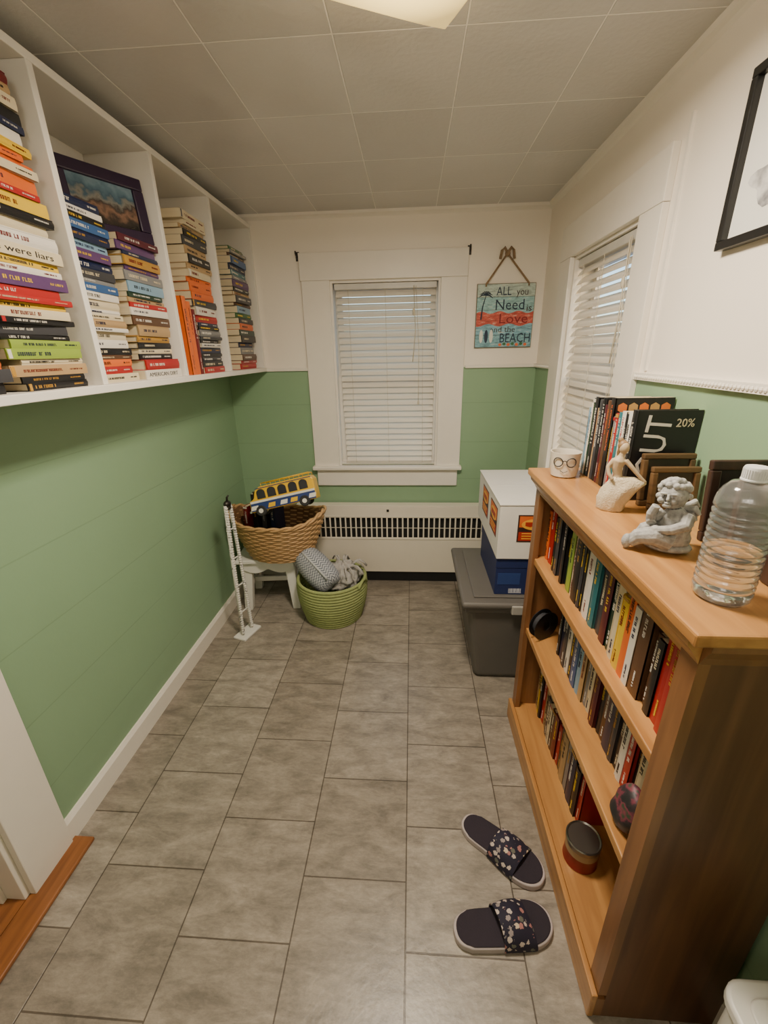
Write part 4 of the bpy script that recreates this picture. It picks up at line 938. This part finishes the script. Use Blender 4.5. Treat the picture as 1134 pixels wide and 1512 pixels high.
b=MB(); b.tube([(-sw*.36,-.012,sh/2-.012),(-sw*.36,-.014,sh/2),(kx-.004,-.012,kz-.01),(kx+.004,-.012,kz-.01),(sw*.38,-.014,sh/2),(sw*.38,-.012,sh/2-.012)],.0048,7); b.build('rope',ROPE,sg,smooth=True)
b=MB(); b.ball((kx,-.014,kz-.006),(.014,.010,.014))
for s in (-1,1): b.tube([(kx,-.014,kz-.004),(kx+s*.018,-.016,kz+.022),(kx+s*.03,-.016,kz+.008),(kx+s*.036,-.014,kz-.03)],.0072,7)
b.build('rope_bow',ROPE,sg,smooth=True)
# framed picture on right wall
fr=thing('wall_picture','black framed monochrome picture with white mat on the right wall','picture',(XR,.94,1.81))
b=MB(); hw,hh,t=.21,.16,.018
b.box(-.022,-.001,-hw,hw,-hh,-hh+t); b.box(-.022,-.001,-hw,hw,hh-t,hh); b.box(-.022,-.001,-hw,-hw+t,-hh+t,hh-t); b.box(-.022,-.001,hw-t,hw,-hh+t,hh-t)
b.build('frame',mat('black_frame',(.012,.012,.012),.3),fr,bevel=.002)
MB().box(-.008,-.002,-hw+t,hw-t,-hh+t,hh-t).build('mat_board',mat('mat_white',srgb(222,220,212),.7,var=.02),fr)
INK,nt,bs=newmat('ink_wash'); n=nt.nodes.new('ShaderNodeTexNoise'); n.inputs['Scale'].default_value=22; n.inputs['Detail'].default_value=8; tc=nt.nodes.new('ShaderNodeTexCoord'); nt.links.new(tc.outputs['Object'],n.inputs['Vector'])
cr=nt.nodes.new('ShaderNodeValToRGB'); cr.color_ramp.elements[0].position=.4; cr.color_ramp.elements[0].color=(.16,.16,.17,1); cr.color_ramp.elements[1].position=.6; cr.color_ramp.elements[1].color=(.6,.59,.57,1); nt.links.new(n.outputs[0],cr.inputs[0]); nt.links.new(cr.outputs[0],bs.inputs['Base Color'])
b=MB(); b.prism([(-.055+(.1+.015*math.sin(3*q*PI/16)+.006*math.sin(7*q*PI/16))*math.cos(q*PI/16),-.055+(.045+.012*math.sin(5*q*PI/16))*math.sin(q*PI/16)) for q in range(32)],0,.0006,TR((-.0081,0,0))@RZ(-PI/2)@RX(PI/2)); b.build('ink_drawing',INK,fr)
# white bin bottom right
wb_=thing('white_bin','white plastic bin with rounded lid in the near right corner','bin',(.608,.265,0))
def rr(hx,hy,r_,n=6):
    out=[]
    for cx,cy,a0 in ((hx-r_,hy-r_,0),(-hx+r_,hy-r_,PI/2),(-hx+r_,-hy+r_,PI),(hx-r_,-hy+r_,1.5*PI)):
        for k in range(n+1): a=a0+PI/2*k/n; out.append((cx+r_*math.cos(a),cy+r_*math.sin(a)))
    return out
PLW=mat('white_plastic',srgb(226,223,215),.4,var=.03)
MB().prism(rr(.074,.154,.03),0,.415).build('bin_body',PLW,wb_,smooth='auto')
MB().prism(rr(.082,.163,.036),.4152,.44).build('lid',PLW,wb_,smooth='auto',bevel=.006,seg=3)
MB().prism(rr(.058,.137,.025),.4402,.446).build('lid_panel',PLW,wb_,smooth='auto',bevel=.003)
